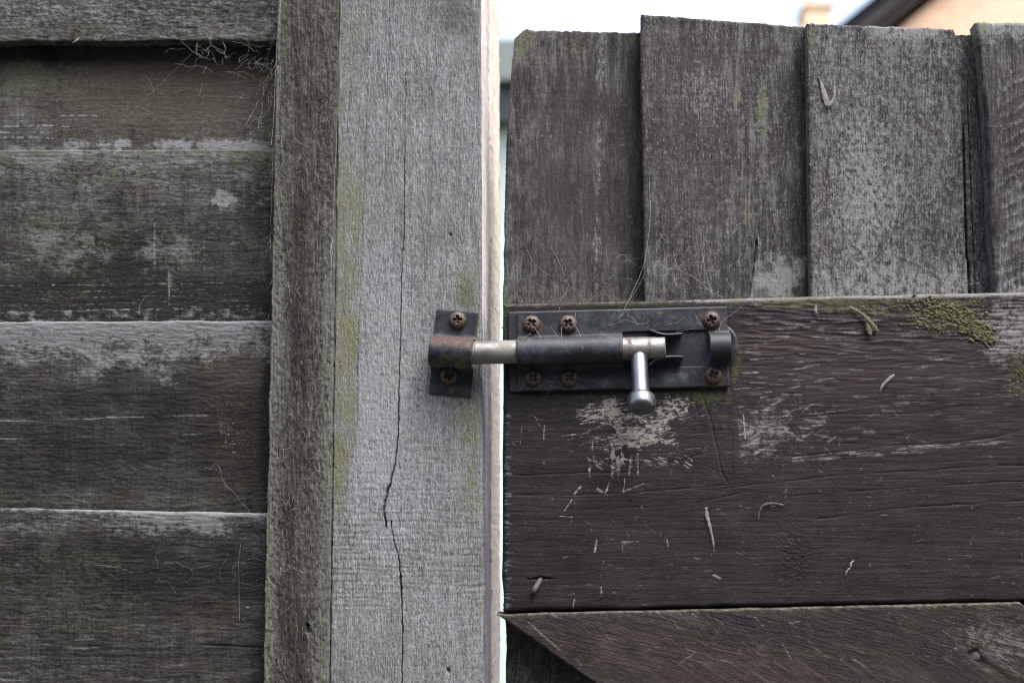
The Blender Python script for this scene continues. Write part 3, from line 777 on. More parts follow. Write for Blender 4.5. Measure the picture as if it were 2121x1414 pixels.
for (x0, y0, x1, y1, w) in ((1202, 1008, 1190, 1022, 3.5), (1185, 1034, 1168, 1058, 2.2), (1238, 1012, 1247, 1018, 4), (1262, 1000, 1254, 1022, 3), (1290, 1018, 1333, 1001, 2.2), (1294, 990, 1292, 1016, 1.8),
                            (1236, 1118, 1232, 1142, 3.2), (1288, 1122, 1322, 1120, 1.8), (1108, 862, 1118, 880, 2.2), (1128, 880, 1126, 910, 2.0), (1082, 880, 1078, 918, 1.3), (1462, 1052, 1470, 1088, 4.5), (1470, 1088, 1478, 1125, 3.6), (1478, 1125, 1479, 1142, 2.5),
                            (1478, 1190, 1492, 1196, 3.5), (1160, 1068, 1186, 1070, 1.6), (1380, 1110, 1384, 1130, 1.8), (1245, 1215, 1246, 1228, 3), (1190, 1240, 1186, 1262, 2), (1540, 860, 1545, 915, 3), (1532, 900, 1560, 892, 2.5), (1548, 880, 1530, 868, 3)):
    RS.append((x0, y0, x1, y1, w, 1.0))
RF = []                                               # scattered fine nicks over the whole rail
for i in range(520):
    x, y = r4.uniform(1050, 2121), r4.uniform(830, 1255)
    an = math.radians(r4.choice([r4.normal(24, 16), r4.normal(-10, 14), r4.normal(95, 16)], p=[.45, .33, .22])); L = abs(r4.normal(0, 7)) + 1
    RF.append((x, y, x + L * math.cos(an), y + L * math.sin(an), r4.uniform(.8, 1.6), r4.uniform(.1, .8) ** 1.3))
for i in range(170):                                  # lifted fibres right of the bolt
    x, y = r4.uniform(1520, 2090), r4.normal(800, 60); L = r4.uniform(8, 34); an = math.radians(r4.uniform(-9, 3))
    RF.append((x, y, x + L * math.cos(an), y + L * math.sin(an), r4.uniform(1.0, 2.4), r4.uniform(.3, .85) * math.exp(-max(0, x - 1700) / 500)))
for i in range(60):
    x, y = r4.uniform(1530, 1720), r4.normal(890, 40); L = r4.uniform(8, 26); an = math.radians(r4.uniform(-35, 12))
    RF.append((x, y, x + L * math.cos(an), y + L * math.sin(an), r4.uniform(1.2, 2.6), r4.uniform(.3, .8)))
for i in range(40):
    x = r4.uniform(1640, 2100); y = 952 - (x - 1640) * .09 + r4.normal(0, 4); L = r4.uniform(10, 50)
    RF.append((x, y, x + L, y - L * .09, r4.uniform(1.0, 2.2), r4.uniform(.3, .8)))
EDG = [(1044 + r4.uniform(0, 4), v, 1046 + r4.uniform(2, 14), v + r4.uniform(-2, 2), r4.uniform(1, 2.2), r4.uniform(.5, 1)) for v in r4.uniform(850, 1260, 46)]
GRL = [[(1640, 946), (1740, 934), (1850, 922), (1980, 916), (2060, 905), (2121, 890)], [(1500, 1010), (1600, 1000), (1720, 985), (1850, 978), (2000, 968), (2121, 962)],
       [(1620, 1030), (1760, 1018), (1900, 1008), (2121, 996)], [(1043, 1025), (1250, 1024), (1420, 1012), (1540, 1000)], [(1043, 985), (1200, 980), (1330, 975), (1470, 935)], [(1043, 1062), (1180, 1057), (1340, 1050), (1440, 1040), (1530, 1022)],
       [(1660, 838), (1800, 828), (2000, 830)], [(1690, 1075), (1850, 1052), (2121, 1036)], [(1600, 868), (1750, 856), (1900, 858)]]
def f_rail(U, V, a, b):
    tl = 630 - 25 * (U - 1043) / 1078.0
    dv = V - tl
    right = sst(1500, 1560, U)
    upper = sst(230, 60, dv)
    h = .035 * pn(a / .9, b / 22, 200) + .06 * pn(a / 2.4, b / 60, 201) + .25 * fbm(a / 16, b / 150, 202, 3) + .06 * fbm(a / 1.5, b / 2.5, 203, 2)
    fibr = pn(a / 1.5 + .6 * pn(a / 8, b / 30, 206), b / 12, 204) + .7 * pn(a / 3.2, b / 30, 205)
    h = h + .34 * np.clip(upper * right + .0, 0, 1) * fibr + .12 * blob(U, V, 1800, 860, 320, 70, .4, 207) * fibr
    wv = 3.0 * fbm(U / 70, V / 50, 226, 3)
    grl = np.maximum.reduce([line(U, V + wv, p, 1.9) for p in GRL]) * np.clip(.55 + .9 * fbm(U / 60, V / 60, 227, 2), 0, 1)
    h = h - .55 * grl
    wedge = line(U, V, [(1452, 812), (1470, 860), (1480, 905), (1488, 940), (1494, 975), (1508, 1000)], 2.2) + .5 * line(U, V, [(1516, 900), (1516, 975), (1512, 998)], 1.6)
    inw = sst(-6, 6, U - np.interp(V, [800, 1000], [1448, 1506])) * sst(1522, 1508, U) * sst(1002, 960, V) * (V > 800)
    ca, sa = math.cos(math.radians(-13)), math.sin(math.radians(-13))
    al, ac = U * ca + V * sa, -U * sa + V * ca
    dn = .6 * pn(al / 34, ac / 2.6, 251) + .5 * pn(al / 14, ac / 1.7, 252) + .45 * fbm(U / 9, V / 8, 253, 3)
    core = 1.15 * blob(U, V, 1255, 850, 58, 30, .5, 254) + .85 * blob(U, V, 1385, 850, 60, 36, .6, 255) + 1.0 * blob(U, V, 1312, 912, 88, 24, .5, 256) + .5 * blob(U, V, 1270, 955, 20, 26, .4, 257) + .55 * blob(U, V, 1330, 890, 60, 30, .5, 258)
    bare = np.maximum(strokes(U, V, RS), np.clip(1.3 * (np.clip(core, 0, 1.1) + .85 * dn - .27), 0, 1) * (core > .02))
    h = h - .10 * bare - .7 * wedge - .25 * inw
    kn = blob(U, V, 1645, 1150, 45, 60, .5, 208)
    h = h + .35 * kn * pn(U / 7, V / 5, 209)
    nl = line(U, V, [(1090, 1199), (1120, 1197), (1150, 1198)], 3.4 * np.clip(1 - np.abs(U - 1122) / 34, .15, 1)) + .6 * line(U, V, [(1120, 1198), (1108, 1222)], 8)
    h = h - 1.9 * np.clip(nl, 0, 1)
    fine = strokes(U, V, RF + EDG)
    mossy = np.clip(1.15 - dv / 22 + .3 * fbm(U / 20, V / 12, 210, 3), 0, 1) * (1 - .45 * right)
    m = mossy * (.42 + .3 * right) + .75 * sst(1056, 1044, U) * sst(830, 660, V) + .6 * blob(U, V, 1525, 770, 18, 60, .6, 211) + .62 * blob(U, V, 1462, 832, 46, 34, .8, 212) + .42 * inw * sst(960, 820, V) * np.clip(.6 + fbm(U / 14, V / 40, 228, 3), 0, 1) + .4 * blob(U, V, 1250, 820, 190, 12, .5, 213)
    m = m + .85 * blob(U, V, 1960, 655, 90, 38, .6, 214) + .55 * blob(U, V, 1700, 632, 170, 18, .6, 215) + .6 * blob(U, V, 2110, 770, 46, 60, .6, 216) + .35 * blob(U, V, 1790, 660, 80, 30, .7, 217) + .3 * sst(1225, 1262, V) * sst(1120, 1060, U)
    m = m + .38 * cloud(U, V, 241, 60, 26) * upper * right
    sil = .02 + .22 * cloud(U, V, 242, 50, 20) * right * upper + .65 * fine + .36 * right * upper * np.clip(.15 + fibr, 0, 1) + .8 * np.clip(1 - np.abs(dv - 3) / 6, 0, 1) * sst(1380, 1500, U) + .55 * blob(U, V, 2090, 690, 60, 60, .5, 218) + .35 * blob(U, V, 1590, 890, 70, 70, .6, 219)
    sil = sil + .35 * np.clip(1 - np.abs(dv - 2) / 4, 0, 1)
    brn = .65 * blob(U, V, 1600, 700, 110, 40, .5, 220) + .5 * blob(U, V, 1320, 1215, 260, 30, .6, 221) + .75 * blob(U, V, 1780, 760, 320, 100, .5, 222)
    dk = .5 * grl + .8 * np.clip(1.1 - np.abs(dv - 9) / 10, 0, 1) * (1 - right) + .55 * wedge + .35 * kn + np.clip(nl, 0, 1) * .8 + .25 * blob(U, V, 1830, 745, 240, 26, .5, 224)
    return dict(h=h - .12 * fine, bare=bare * (.78 + .5 * fbm(U / 12, V / 7, 225, 3)), line=.55 * fine, moss=m, silver=sil, dark=dk, brown=brn)
slab('rail', ((1043, 629), (3680, 566), (3680, 1211), (1043, 1266)), 0.0, 21.5, M['rail'], gate, 'h', (2.2, 1.8), ((1030, 2141), (580, 1434)), ((), ()), 2.6,
     {'L': rag(2.4, 30, 31, 1.4, 5), 'B': rag(2.0, 120, 32, .6, 8), 'T': rag(1.8, 140, 33, .5, 9)}, f_rail, None, 31, label='wide dark brown horizontal rail with scraped bare patches below the bolt')

# ---- brace
GA = math.radians(14)
r5 = np.random.RandomState(9)
BS = []
for i in range(230):
    x, y = r5.uniform(1060, 2121), r5.uniform(1265, 1414); L = r5.uniform(4, 26)
    an = math.radians(r5.choice([r5.normal(35, 7), r5.normal(-38, 10), r5.normal(55, 6)], p=[.7, .12, .18]))
    BS.append((x, y, x + L * math.cos(an), y + L * math.sin(an), r5.uniform(.8, 1.8), r5.uniform(.15, .8) ** 1.4))
BS += [(1095, 1288, 1160, 1345, 2.2, .9), (1400, 1378, 1440, 1350, 2, .7), (1620, 1330, 1660, 1400, 2, .6)]
def f_brace(U, V, a, b):
    tl = 1270 - 25 * (U - 1028) / 1085.0
    dv = V - tl
    h = .05 * pn(a / 1.0, b / 16, 230) + .07 * pn(a / 2.6, b / 50, 231) + .25 * fbm(a / 16, b / 120, 232, 3) + .09 * fbm(a / 1.6, b / 2.4, 233, 2)
    sc_ = strokes(U, V, BS)
    red = np.clip(blob(U, V, 1470, 1380, 200, 60, .7, 234) + .7 * blob(U, V, 1270, 1335, 150, 50, .7, 235) + .5 * blob(U, V, 1700, 1400, 120, 40, .7, 236), 0, 1)
    hole = np.clip(1 - np.hypot(U - 2018, V - 1356) / 20, 0, 1)
    edge = np.clip(1 - dv / 14, 0, 1)
    fg = np.clip(pn(a / 1.6, b / 20, 237), 0, 1)
    return dict(line=.4 * sc_, h=h - .12 * sc_ - 1.5 * sst(.15, .7, hole), silver=.10 + .6 * sc_ + .35 * edge + .3 * blob(U, V, 2080, 1330, 100, 60, .6, 239), bare=red * (.22 + .7 * fg), brown=.7 * red, moss=.6 * edge + .25 * blob(U, V, 2050, 1300, 140, 50, .6, 238),
                dark=.3 * (1 - red) * blob(U, V, 1800, 1340, 300, 60, .5, 240) + .6 * hole)
ext = 2600
slab('brace', ((1027, 1271), (2112, 1246), (2112 + ext, 1246 + ext * .70), (1027 + ext, 1275 + ext * .70)), -.0005, 21, M['brace'], gate, 'd', (2.3, 1.9), ((900, 2141), (1230, 1434)), ((), ()), 2.2,
     {'L': rag(1.6, 80, 34, .6, 7), 'T': rag(1.4, 120, 35, .5, 8)}, f_brace, None, 32, gang=GA, label='diagonal brace with a pointed left tip and reddish scuffed wood')

# ------------------------------------------------------------------ small lathe / tube / sheet helpers for the ironmongery
def frame(o, zaxis, xhint=(1, 0, 0)):
    z = Vector(zaxis).normalized(); x = Vector(xhint); x = (x - z * x.dot(z)).normalized(); y = z.cross(x)
    m = Matrix((x, y, z)).transposed().to_4x4(); m.translation = o
    return m

def lathe(name, mtx, prof, seg, mat, parent, mk=None, dent=0.0, seed=1):
    """prof: (axial mm, radius mm)"""
    prof = np.array(prof, float); n = len(prof)
    ang = np.arange(seg) / seg * 2 * np.pi
    Z = np.repeat(prof[:, 0:1], seg, 1); Rr = np.repeat(prof[:, 1:2], seg, 1); A = np.repeat(ang[None], n, 0)
    if dent: Rr = Rr * (1 + dent * fbm(A * 2, Z / 3.0, seed, 3))
    co = np.stack([Rr * np.cos(A), Rr * np.sin(A), Z], -1).reshape(-1, 3) / 1000
    idx = np.arange(n * seg).reshape(n, seg); nx = np.roll(idx, -1, 1)
    q = np.stack([idx[:-1], nx[:-1], nx[1:], idx[1:]], -1).reshape(-1, 4)
    m = np.array(mtx)
    w = co @ m[:3, :3].T + m[:3, 3]
    c0 = w[idx[0]].mean(0); c1 = w[idx[-1]].mean(0)
    w = np.concatenate([w, [c0, c1]])
    t = np.concatenate([np.stack([nx[0], idx[0], np.full(seg, n * seg)], -1), np.stack([idx[-1], nx[-1], np.full(seg, n * seg + 1)], -1)])
    at_ = np.zeros((len(w), 3))
    if mk: at_[:n * seg] = mk(Z.ravel(), A.ravel())
    me = mesh_np(name, w, q, {'mk1': at_}, True, t)
    return link(name, me, mat, parent)

class Local:
    """mm coordinates on an iron part: u along, v up, o out of the wall"""
    def __init__(s, px, y, ang):
        s.px = px
        s.c = pt(px[0], px[1], y); c, n = math.cos(ang), math.sin(ang)
        s.ex = np.array([c, 0, n]); s.ez = np.array([-n, 0, c]); s.eo = np.array([0, -1.0, 0]); s.k = 1.0
    def uv(s, U, V):
        """photo px at the wall plane -> local mm"""
        p = at(np.asarray(U, float), np.asarray(V, float), np.full(np.shape(U), s.c.y)) - np.array(s.c)
        return p @ s.ex * 1000, p @ s.ez * 1000
    def w(s, u, v, o):
        u, v, o = np.broadcast_arrays(np.asarray(u, float), np.asarray(v, float), np.asarray(o, float))
        return np.array(s.c) + (u[..., None] * s.ex + v[..., None] * s.ez + o[..., None] * s.eo) / 1000

def sheet(name, L, us, vs, hf, keep, thick, mat, parent, mk=None):
    """sheet metal: grid in local mm with height hf(u, v), faces kept by keep(u, v); made solid backwards"""
    Ug, Vg = np.meshgrid(us, vs)
    H = hf(Ug, Vg)
    co = L.w(Ug, Vg, H).reshape(-1, 3)
    nv, nu = Ug.shape
    idx = np.arange(nu * nv).reshape(nv, nu)
    q = np.stack([idx[:-1, :-1], idx[:-1, 1:], idx[1:, 1:], idx[1:, :-1]], -1)
    uc = (Ug[:-1, :-1] + Ug[1:, 1:]) / 2; vc = (Vg[:-1, :-1] + Vg[1:, 1:]) / 2
    q = q[keep(uc, vc)] if keep else q.reshape(-1, 4)
    a = np.zeros((len(co), 3))
    if mk: a = np.clip(np.stack(mk(Ug, Vg, H), -1).reshape(-1, 3), 0, 1)
    me = mesh_np(name, co, q, {'mk1': a})
    o = link(name, me, mat, parent)
    sm = o.modifiers.new('thickness', 'SOLIDIFY'); sm.thickness = thick / 1000; sm.offset = -1
    bv = o.modifiers.new('edge', 'BEVEL'); bv.width = .0002; bv.segments = 1; bv.limit_method = 'ANGLE'; bv.angle_limit = math.radians(50)
    return o

def curve_tube(pts, r, sides=4):
    """pts Nx3 world -> verts, quads"""
    pts = np.asarray(pts, float); n = len(pts)
    t = np.gradient(pts, axis=0); t /= np.linalg.norm(t, axis=1)[:, None] + 1e-12
    up = np.array([.13, -.9, .41]); a = np.cross(t, up); a /= np.linalg.norm(a, axis=1)[:, None] + 1e-12
    b = np.cross(t, a)
    rr = np.broadcast_to(np.asarray(r, float), (n,))
    ang = np.arange(sides) / sides * 2 * np.pi
    co = pts[:, None] + rr[:, None, None] * (np.cos(ang)[None, :, None] * a[:, None] + np.sin(ang)[None, :, None] * b[:, None])
    idx = np.arange(n * sides).reshape(n, sides); nx = np.roll(idx, -1, 1)
    q = np.stack([idx[:-1], nx[:-1], nx[1:], idx[1:]], -1).reshape(-1, 4)
    return co.reshape(-1, 3), q

def tubes(name, lst, mat, parent=None):
    cs, qs, n = [], [], 0
    for pts, r in lst:
        c, q = curve_tube(pts, r); cs.append(c); qs.append(q + n); n += len(c)
    return link(name, mesh_np(name, np.concatenate(cs), np.concatenate(qs)), mat, parent)

# ---- pan head screw with a cross recess
def screw_mesh(name, R=5.3, H=3.2, seed=1, rec=1.0):
    nr, na = 26, 72
    r = np.concatenate([np.linspace(0.05, .62, 17), np.linspace(.66, 1, nr - 17)]) * R
    A = np.arange(na) / na * 2 * np.pi
    Rg, Ag = np.meshgrid(r, A, indexing='ij')
    x, y = Rg * np.cos(Ag), Rg * np.sin(Ag)
    z = H * np.sqrt(np.clip(1 - (Rg / (R * 1.02)) ** 2.4, 0, 1))
    arm = .95 + .25 * fbm(x, y, seed, 2)
    L = 2.7 + .2 * fbm(Ag * 2, Rg * 0, seed + 3, 2)
    d = np.minimum(np.maximum(np.abs(x) - L, np.abs(y) - arm), np.maximum(np.abs(y) - L, np.abs(x) - arm))
    cut = sst(.30, -.45, d)
    z = z - cut * 2.0 * rec + .14 * fbm(x / 1.2, y / 1.2, seed + 6, 3) + .10 * fbm(x / .5, y / .5, seed + 8, 2)
    co = np.stack([x, y, z], -1).reshape(-1, 3) / 1000
    idx = np.arange(nr * na).reshape(nr, na); nx = np.roll(idx, -1, 1)
    q = np.stack([idx[:-1], idx[1:], nx[1:], nx[:-1]], -1).reshape(-1, 4)
    base = co[idx[-1]].copy(); base[:, 2] = -.0008
    co = np.concatenate([co, base, [[0, 0, z[0].mean() / 1000]]])
    bi = nr * na + np.arange(na); bn = np.roll(bi, -1)
    q = np.concatenate([q, np.stack([idx[-1], bi, bn, nx[-1]], -1)])
    tri = np.stack([np.full(na, nr * na + na), idx[0], nx[0]], -1)
    a = np.zeros((len(co), 3)); a[:nr * na, 0] = (.45 + .6 * fbm(x, y, seed + 9, 3) + .4 * cut).ravel(); a[:nr * na, 1] = (.35 * sst(.3, -.2, np.abs(d) - .2) * (y < 0)).ravel()
    return mesh_np(name, co, q, {'mk1': np.clip(a, 0, 1)}, True, tri)

def screw(L, U, V, o, parent, me, rot, tilt_=(0, 0)):
    u, v = L.uv(U, V)
    p = L.w(u, v, o)
    ob = bpy.data.objects.new('screw', me)
    z = Vector(L.eo + tilt_[0] * L.ex + tilt_[1] * L.ez); x = Vector(L.ex * math.cos(rot) + L.ez * math.sin(rot))
    m = frame(Vector(p), z, x)
    ob.parent = parent
    m.translation -= root_loc(parent)
    ob.matrix_local = m
    col.objects.link(ob)
    return ob

# ------------------------------------------------------------------ slide bolt on the rail
def prof_samples(r, flat, inner=26):
    th = np.linspace(-math.pi / 2, math.pi / 2, inner)
    return np.unique(np.round(np.concatenate([r * np.sin(th), [-r - .4, r + .4], np.linspace(-flat[0], -r - 1.2, 16), np.linspace(r + 1.2, flat[1], 16)]), 3))

BOLT_ANG = math.radians(1.0)
LB = Local((1281, 726), 0.0, BOLT_ANG)
bolt = thing('slide_bolt', LB.c, 'black barrel slide bolt with worn steel handle, screwed to the gate rail', 'bolt')
ROD_O = 8.6
u_l, _ = LB.uv(1055, 726); u_r, _ = LB.uv(1507, 726)
_, v_t = LB.uv(1281, 641); _, v_b = LB.uv(1281, 807)
u_l, u_r, v_t, v_b = float(u_l), float(u_r), float(v_t), float(v_b)
U_ = lambda px: float(LB.uv(px, 726)[0])
V_ = lambda py: float(LB.uv(1281, py)[1])
SCR = [(1102, 672, .6), (1177, 672, .9), (1473, 664, .25), (1105, 783, .75), (1180, 784, .7), (1477, 778, .35)]
def mk_plate(u, v, h):
    n = fbm(u / 9, v / 9, 300, 4)
    rust = np.zeros_like(u)
    for x, y, _r in SCR:
        a, b = LB.uv(x, y); d = np.hypot(u - a - .4, v - b + .8)
        rust = np.maximum(rust, np.clip(1.35 - d / 7.5, 0, 1) * (1.0 if x > 1400 else .7))
    rust = rust * 1.15 + .25 * np.clip(fbm(u / 5, v / 4, 303, 3), 0, 1) + .6 * np.clip(1 - np.abs(u - U_(1073)) / .9, 0, 1) + .45 * np.clip(1 - np.abs(v - v_t) / .8, 0, 1)
    dust = .55 * np.clip(1.2 - np.hypot((u - U_(1385)) / 17, (v - V_(786)) / 5.5), 0, 1) + .4 * np.clip(1.1 - np.hypot((u - U_(1250)) / 16, (v - V_(790)) / 5), 0, 1) + .22 * np.clip(1.2 - np.hypot((u - U_(1310)) / 40, (v - V_(660)) / 5), 0, 1)
    dust = dust * 1.3 + .08 + .45 * n + .5 * np.clip(1 - np.abs(v - v_t) / .9, 0, 1)
    moss = .75 * np.clip(1.1 - np.hypot((u - U_(1370)) / 4, (v - V_(652)) / 2), 0, 1) + .6 * np.clip(1 - np.abs(u - u_l) / 1.5, 0, 1) + .8 * np.clip(1.1 - np.hypot((u - U_(1118)) / 4.5, (v - V_(766)) / 2.2), 0, 1) + .7 * np.clip(1.1 - np.hypot((u - U_(1195)) / 6, (v - V_(764)) / 2), 0, 1)
    return rust, dust, moss + .3 * n * 0
TR = 8.75
def mk_strap(u, v, h):
    r, d, m = mk_plate(u, v, h)
    tube = np.abs(v) < TR + .2
    top = tube * np.clip((v - 3) / 6, 0, 1)
    n = fbm(u / 6, v / 4, 305, 3)
    m = m * (1 - tube) + top * np.clip(.45 + .8 * n, 0, 1) * np.clip(1 - np.abs(u - U_(1105)) / 22, 0, 1) * 1.1 + .7 * top * np.clip(1 - np.abs(u - U_(1262)) / 9, 0, 1)
    d = np.where(tube, .20 + .3 * n + .25 * np.clip(1 - np.abs(u - U_(1130)) / 20, 0, 1) + .55 * np.clip(1 - np.abs(u - U_(1075)) / 1.0, 0, 1), d)
    r = np.where(tube, .75 * np.clip(1 - np.abs(u - U_(1288)) / 2.6, 0, 1) + .7 * np.clip(1 - np.abs(u - U_(1469)) / 1.4, 0, 1) + .3 * np.clip(1 - np.abs(u - U_(1075)) / 1.2, 0, 1), r)
    return r, d, m
# backplate lies on the rail, its flat sheet 1.3 mm
sheet('backplate', LB, np.linspace(u_l, u_r, 120), np.linspace(v_b, v_t, 46), lambda u, v: 1.7 + .12 * fbm(u / 20, v / 20, 301, 2) + .25 * np.exp(-((u - u_l) / 4) ** 2) * 0, None, 1.3, M['black'], bolt, mk_plate)
cs0, cs1 = U_(1290), U_(1467)
def h_cover(u, v):
    t = (u < cs0 + .01) | (u > cs1 - .01)
    c = np.sqrt(np.clip(TR * TR - v * v, 0, None))
    dome = np.where(np.abs(v) < TR, (ROD_O - 3.2) + c, 0) * t
    fil = .9 * np.exp(-np.clip(np.abs(v) - TR, 0, None) / .7) * t
    return 3.1 + np.where(np.abs(v) < TR, dome, fil) + .15 * fbm(u / 16, v / 10, 302, 2)
def keep_cover(u, v):
    win = (u > cs0) & (u < cs1) & (np.abs(v) < TR + 2.4)
    return ~win
uc0, uc1 = U_(1073), U_(1511)
us = np.unique(np.round(np.concatenate([np.linspace(uc0, cs0, 46), np.linspace(cs0, cs1, 30), np.linspace(cs1, uc1, 14)]), 4))
vs_ = prof_samples(TR, (-v_b - .4, v_t - .4))
vs_ = np.unique(np.round(np.concatenate([vs_, [-TR - 2.4, TR + 2.4]]), 3))
sheet('cover_strap', LB, us, vs_, h_cover, lambda u, v: keep_cover(u, v) & ~((u > U_(1507)) & (np.abs(v) > TR + 2.0)), 1.25, M['black'], bolt, mk_strap)
# rounded stop at the closed end
def endtab():
    th = np.linspace(0, 2 * np.pi, 64, endpoint=False); rr = np.linspace(.02, 1, 10)
    Rg, T = np.meshgrid(rr, th, indexing='ij')
    u = np.maximum(U_(1482) + Rg * 13.4 * np.cos(T), U_(1492)); v = V_(722) + Rg * 14.6 * np.sin(T)
    h = 1.95 + 2.2 * sst(U_(1500), U_(1527), u)
    co = LB.w(u, v, h).reshape(-1, 3)
    idx = np.arange(u.size).reshape(u.shape); nx = np.roll(idx, -1, 1)
    q = np.stack([idx[:-1], idx[1:], nx[1:], nx[:-1]], -1).reshape(-1, 4)
    a = np.stack([0 * u, .25 + 0 * u + .3 * fbm(u / 4, v / 4, 310, 3), .3 * sst(U_(1515), U_(1530), u)], -1).reshape(-1, 3)
    o = link('end_stop', mesh_np('end_stop', co, q, {'mk1': np.clip(a, 0, 1)}), M['black'], bolt)
    s = o.modifiers.new('thickness', 'SOLIDIFY'); s.thickness = .0014; s.offset = -1
endtab()
# curled locking ears
def ear(pts, name='locking_ear'):
    up = np.array([LB.uv(x, y) for x, y in pts]); n = 28
    t = np.linspace(0, 1, len(up)); tt = np.linspace(0, 1, n)
    pu = np.interp(tt, t, up[:, 0]); pv = np.interp(tt, t, up[:, 1])
    for _ in range(6):
        pu[1:-1] = (pu[:-2] + pu[1:-1] * 2 + pu[2:]) / 4; pv[1:-1] = (pv[:-2] + pv[1:-1] * 2 + pv[2:]) / 4
    oo = np.linspace(2.2, 12.5, 8)
    Pu, O = np.meshgrid(pu, oo); Pv, _ = np.meshgrid(pv, oo)
    taper = 1 - .25 * (np.abs(np.linspace(0, 1, n) - .45) * 2) ** 2
    O = 2.2 + (O - 2.2) * taper[None]
    co = LB.w(Pu, Pv, O).reshape(-1, 3)
    idx = np.arange(Pu.size).reshape(Pu.shape)
    q = np.stack([idx[:-1, :-1], idx[:-1, 1:], idx[1:, 1:], idx[1:, :-1]], -1).reshape(-1, 4)
    a = np.stack([.45 + .5 * fbm(Pu / 3, O / 3, 320, 3), .4 + 0 * Pu, 0 * Pu], -1).reshape(-1, 3)
    ob = link(name, mesh_np(name, co, q, {'mk1': np.clip(a, 0, 1)}), M['black'], bolt)
    s = ob.modifiers.new('thickness', 'SOLIDIFY'); s.thickness = .0012; s.offset = 0
ear([(1342, 686), (1352, 690), (1366, 696), (1385, 697), (1412, 694)])
ear([(1342, 760), (1352, 751), (1368, 744), (1390, 741), (1414, 742)])
# sliding rod
rod_z = LB.ex
p0 = Vector(LB.w(U_(930), 0, ROD_O))
RL = (U_(1377) - U_(930))
def mk_rod(z, a):
    n = fbm(z / 3, a * 2, 330, 3); x = z + U_(930)
    rust = .25 * np.clip(1 - np.abs(x - U_(998)) / 4, 0, 1) + .75 * np.clip(1 - np.abs(x - U_(1303)) / 4.5, 0, 1) + .7 * np.clip(1 - np.abs(x - U_(1345)) / 2.6, 0, 1) + .55 * np.clip(1 - np.abs(x - U_(1374)) / 1.6, 0, 1) + .55 * np.clip(1 - np.abs(x - U_(988)) / 1.5, 0, 1)
    rust = rust + .35 * np.clip(n, 0, 1)
    dust = .65 * np.clip(1.2 - np.abs(x - U_(1050)) / 9, 0, 1) + .35 + .3 * n
    return np.clip(np.stack([rust, dust, 0 * n], -1), 0, 1)
rod = lathe('sliding_rod', frame(p0, rod_z, LB.eo), [(0, 6.2), (.8, 7.2)] + [(x, 7.2) for x in np.linspace(1.5, RL - .9, 90)] + [(RL - .4, 7.05), (RL, 6.6), (RL + .02, 3)], 48, M['steel'], bolt, mk_rod, .008, 5)
# handle: leaves the rod down and towards the viewer
hp = Vector(LB.w(U_(1322), 0, ROD_O)); hd = Vector(LB.eo * .47 - LB.ez * .88 + LB.ex * .01)
def mk_h(z, a):
    n = fbm(z / 4, a * 1.5, 335, 3)
    return np.clip(np.stack([.85 * np.clip(1 - np.abs(z - 8.2) / 3.2, 0, 1) * (.4 + n), .15 + .35 * n, 0 * n], -1), 0, 1)
hand = lathe('handle', frame(hp, hd, LB.ex), [(4.5, 5.1), (7, 5.15)] + [(x, 5.15 + .1 * (x > 24)) for x in np.linspace(9, 33.4, 20)], 64, M['bright'], rod, mk_h, .002, 6)
def mk_k(z, a):
    n = fbm(z / 2.5, a * 1.5, 336, 3)
    return np.clip(np.stack([0 * n, .35 + .4 * n + .4 * (z > 43.0), 0 * n], -1), 0, 1)
lathe('knob', frame(hp, hd, LB.ex), [(x + 3.2, r) for x, r in ((29.6, 5.0), (29.9, 6.2), (30.6, 7.4), (31.6, 8.1), (33, 8.4), (36.5, 8.5), (38.0, 8.3), (39.0, 7.9), (39.7, 7.3), (40.0, 6.7), (40.1, 6.0), (40.1, 4.5), (40.25, 3.0), (40.3, 1.5), (40.3, .4))], 72, M['bright'], hand, mk_k, .002, 7)
sm = [screw_mesh('screw_head_%d' % i, 5.35 + .1 * (i % 2), 3.4, 400 + 11 * i) for i in range(3)]
for m_ in sm: m_.materials.append(M['rust'])
smd = screw_mesh('screw_head_grimy', 5.3, 3.3, 480); smd.materials.append(M['rust_dark'])  # darker screw steel for the two lower-left heads
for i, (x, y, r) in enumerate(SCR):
    screw(LB, x, y, 3.2, bolt, smd if i in (3, 4) else sm[i % 3], r, (.06 * math.sin(i * 2.1), .08 * math.cos(i * 1.3)))

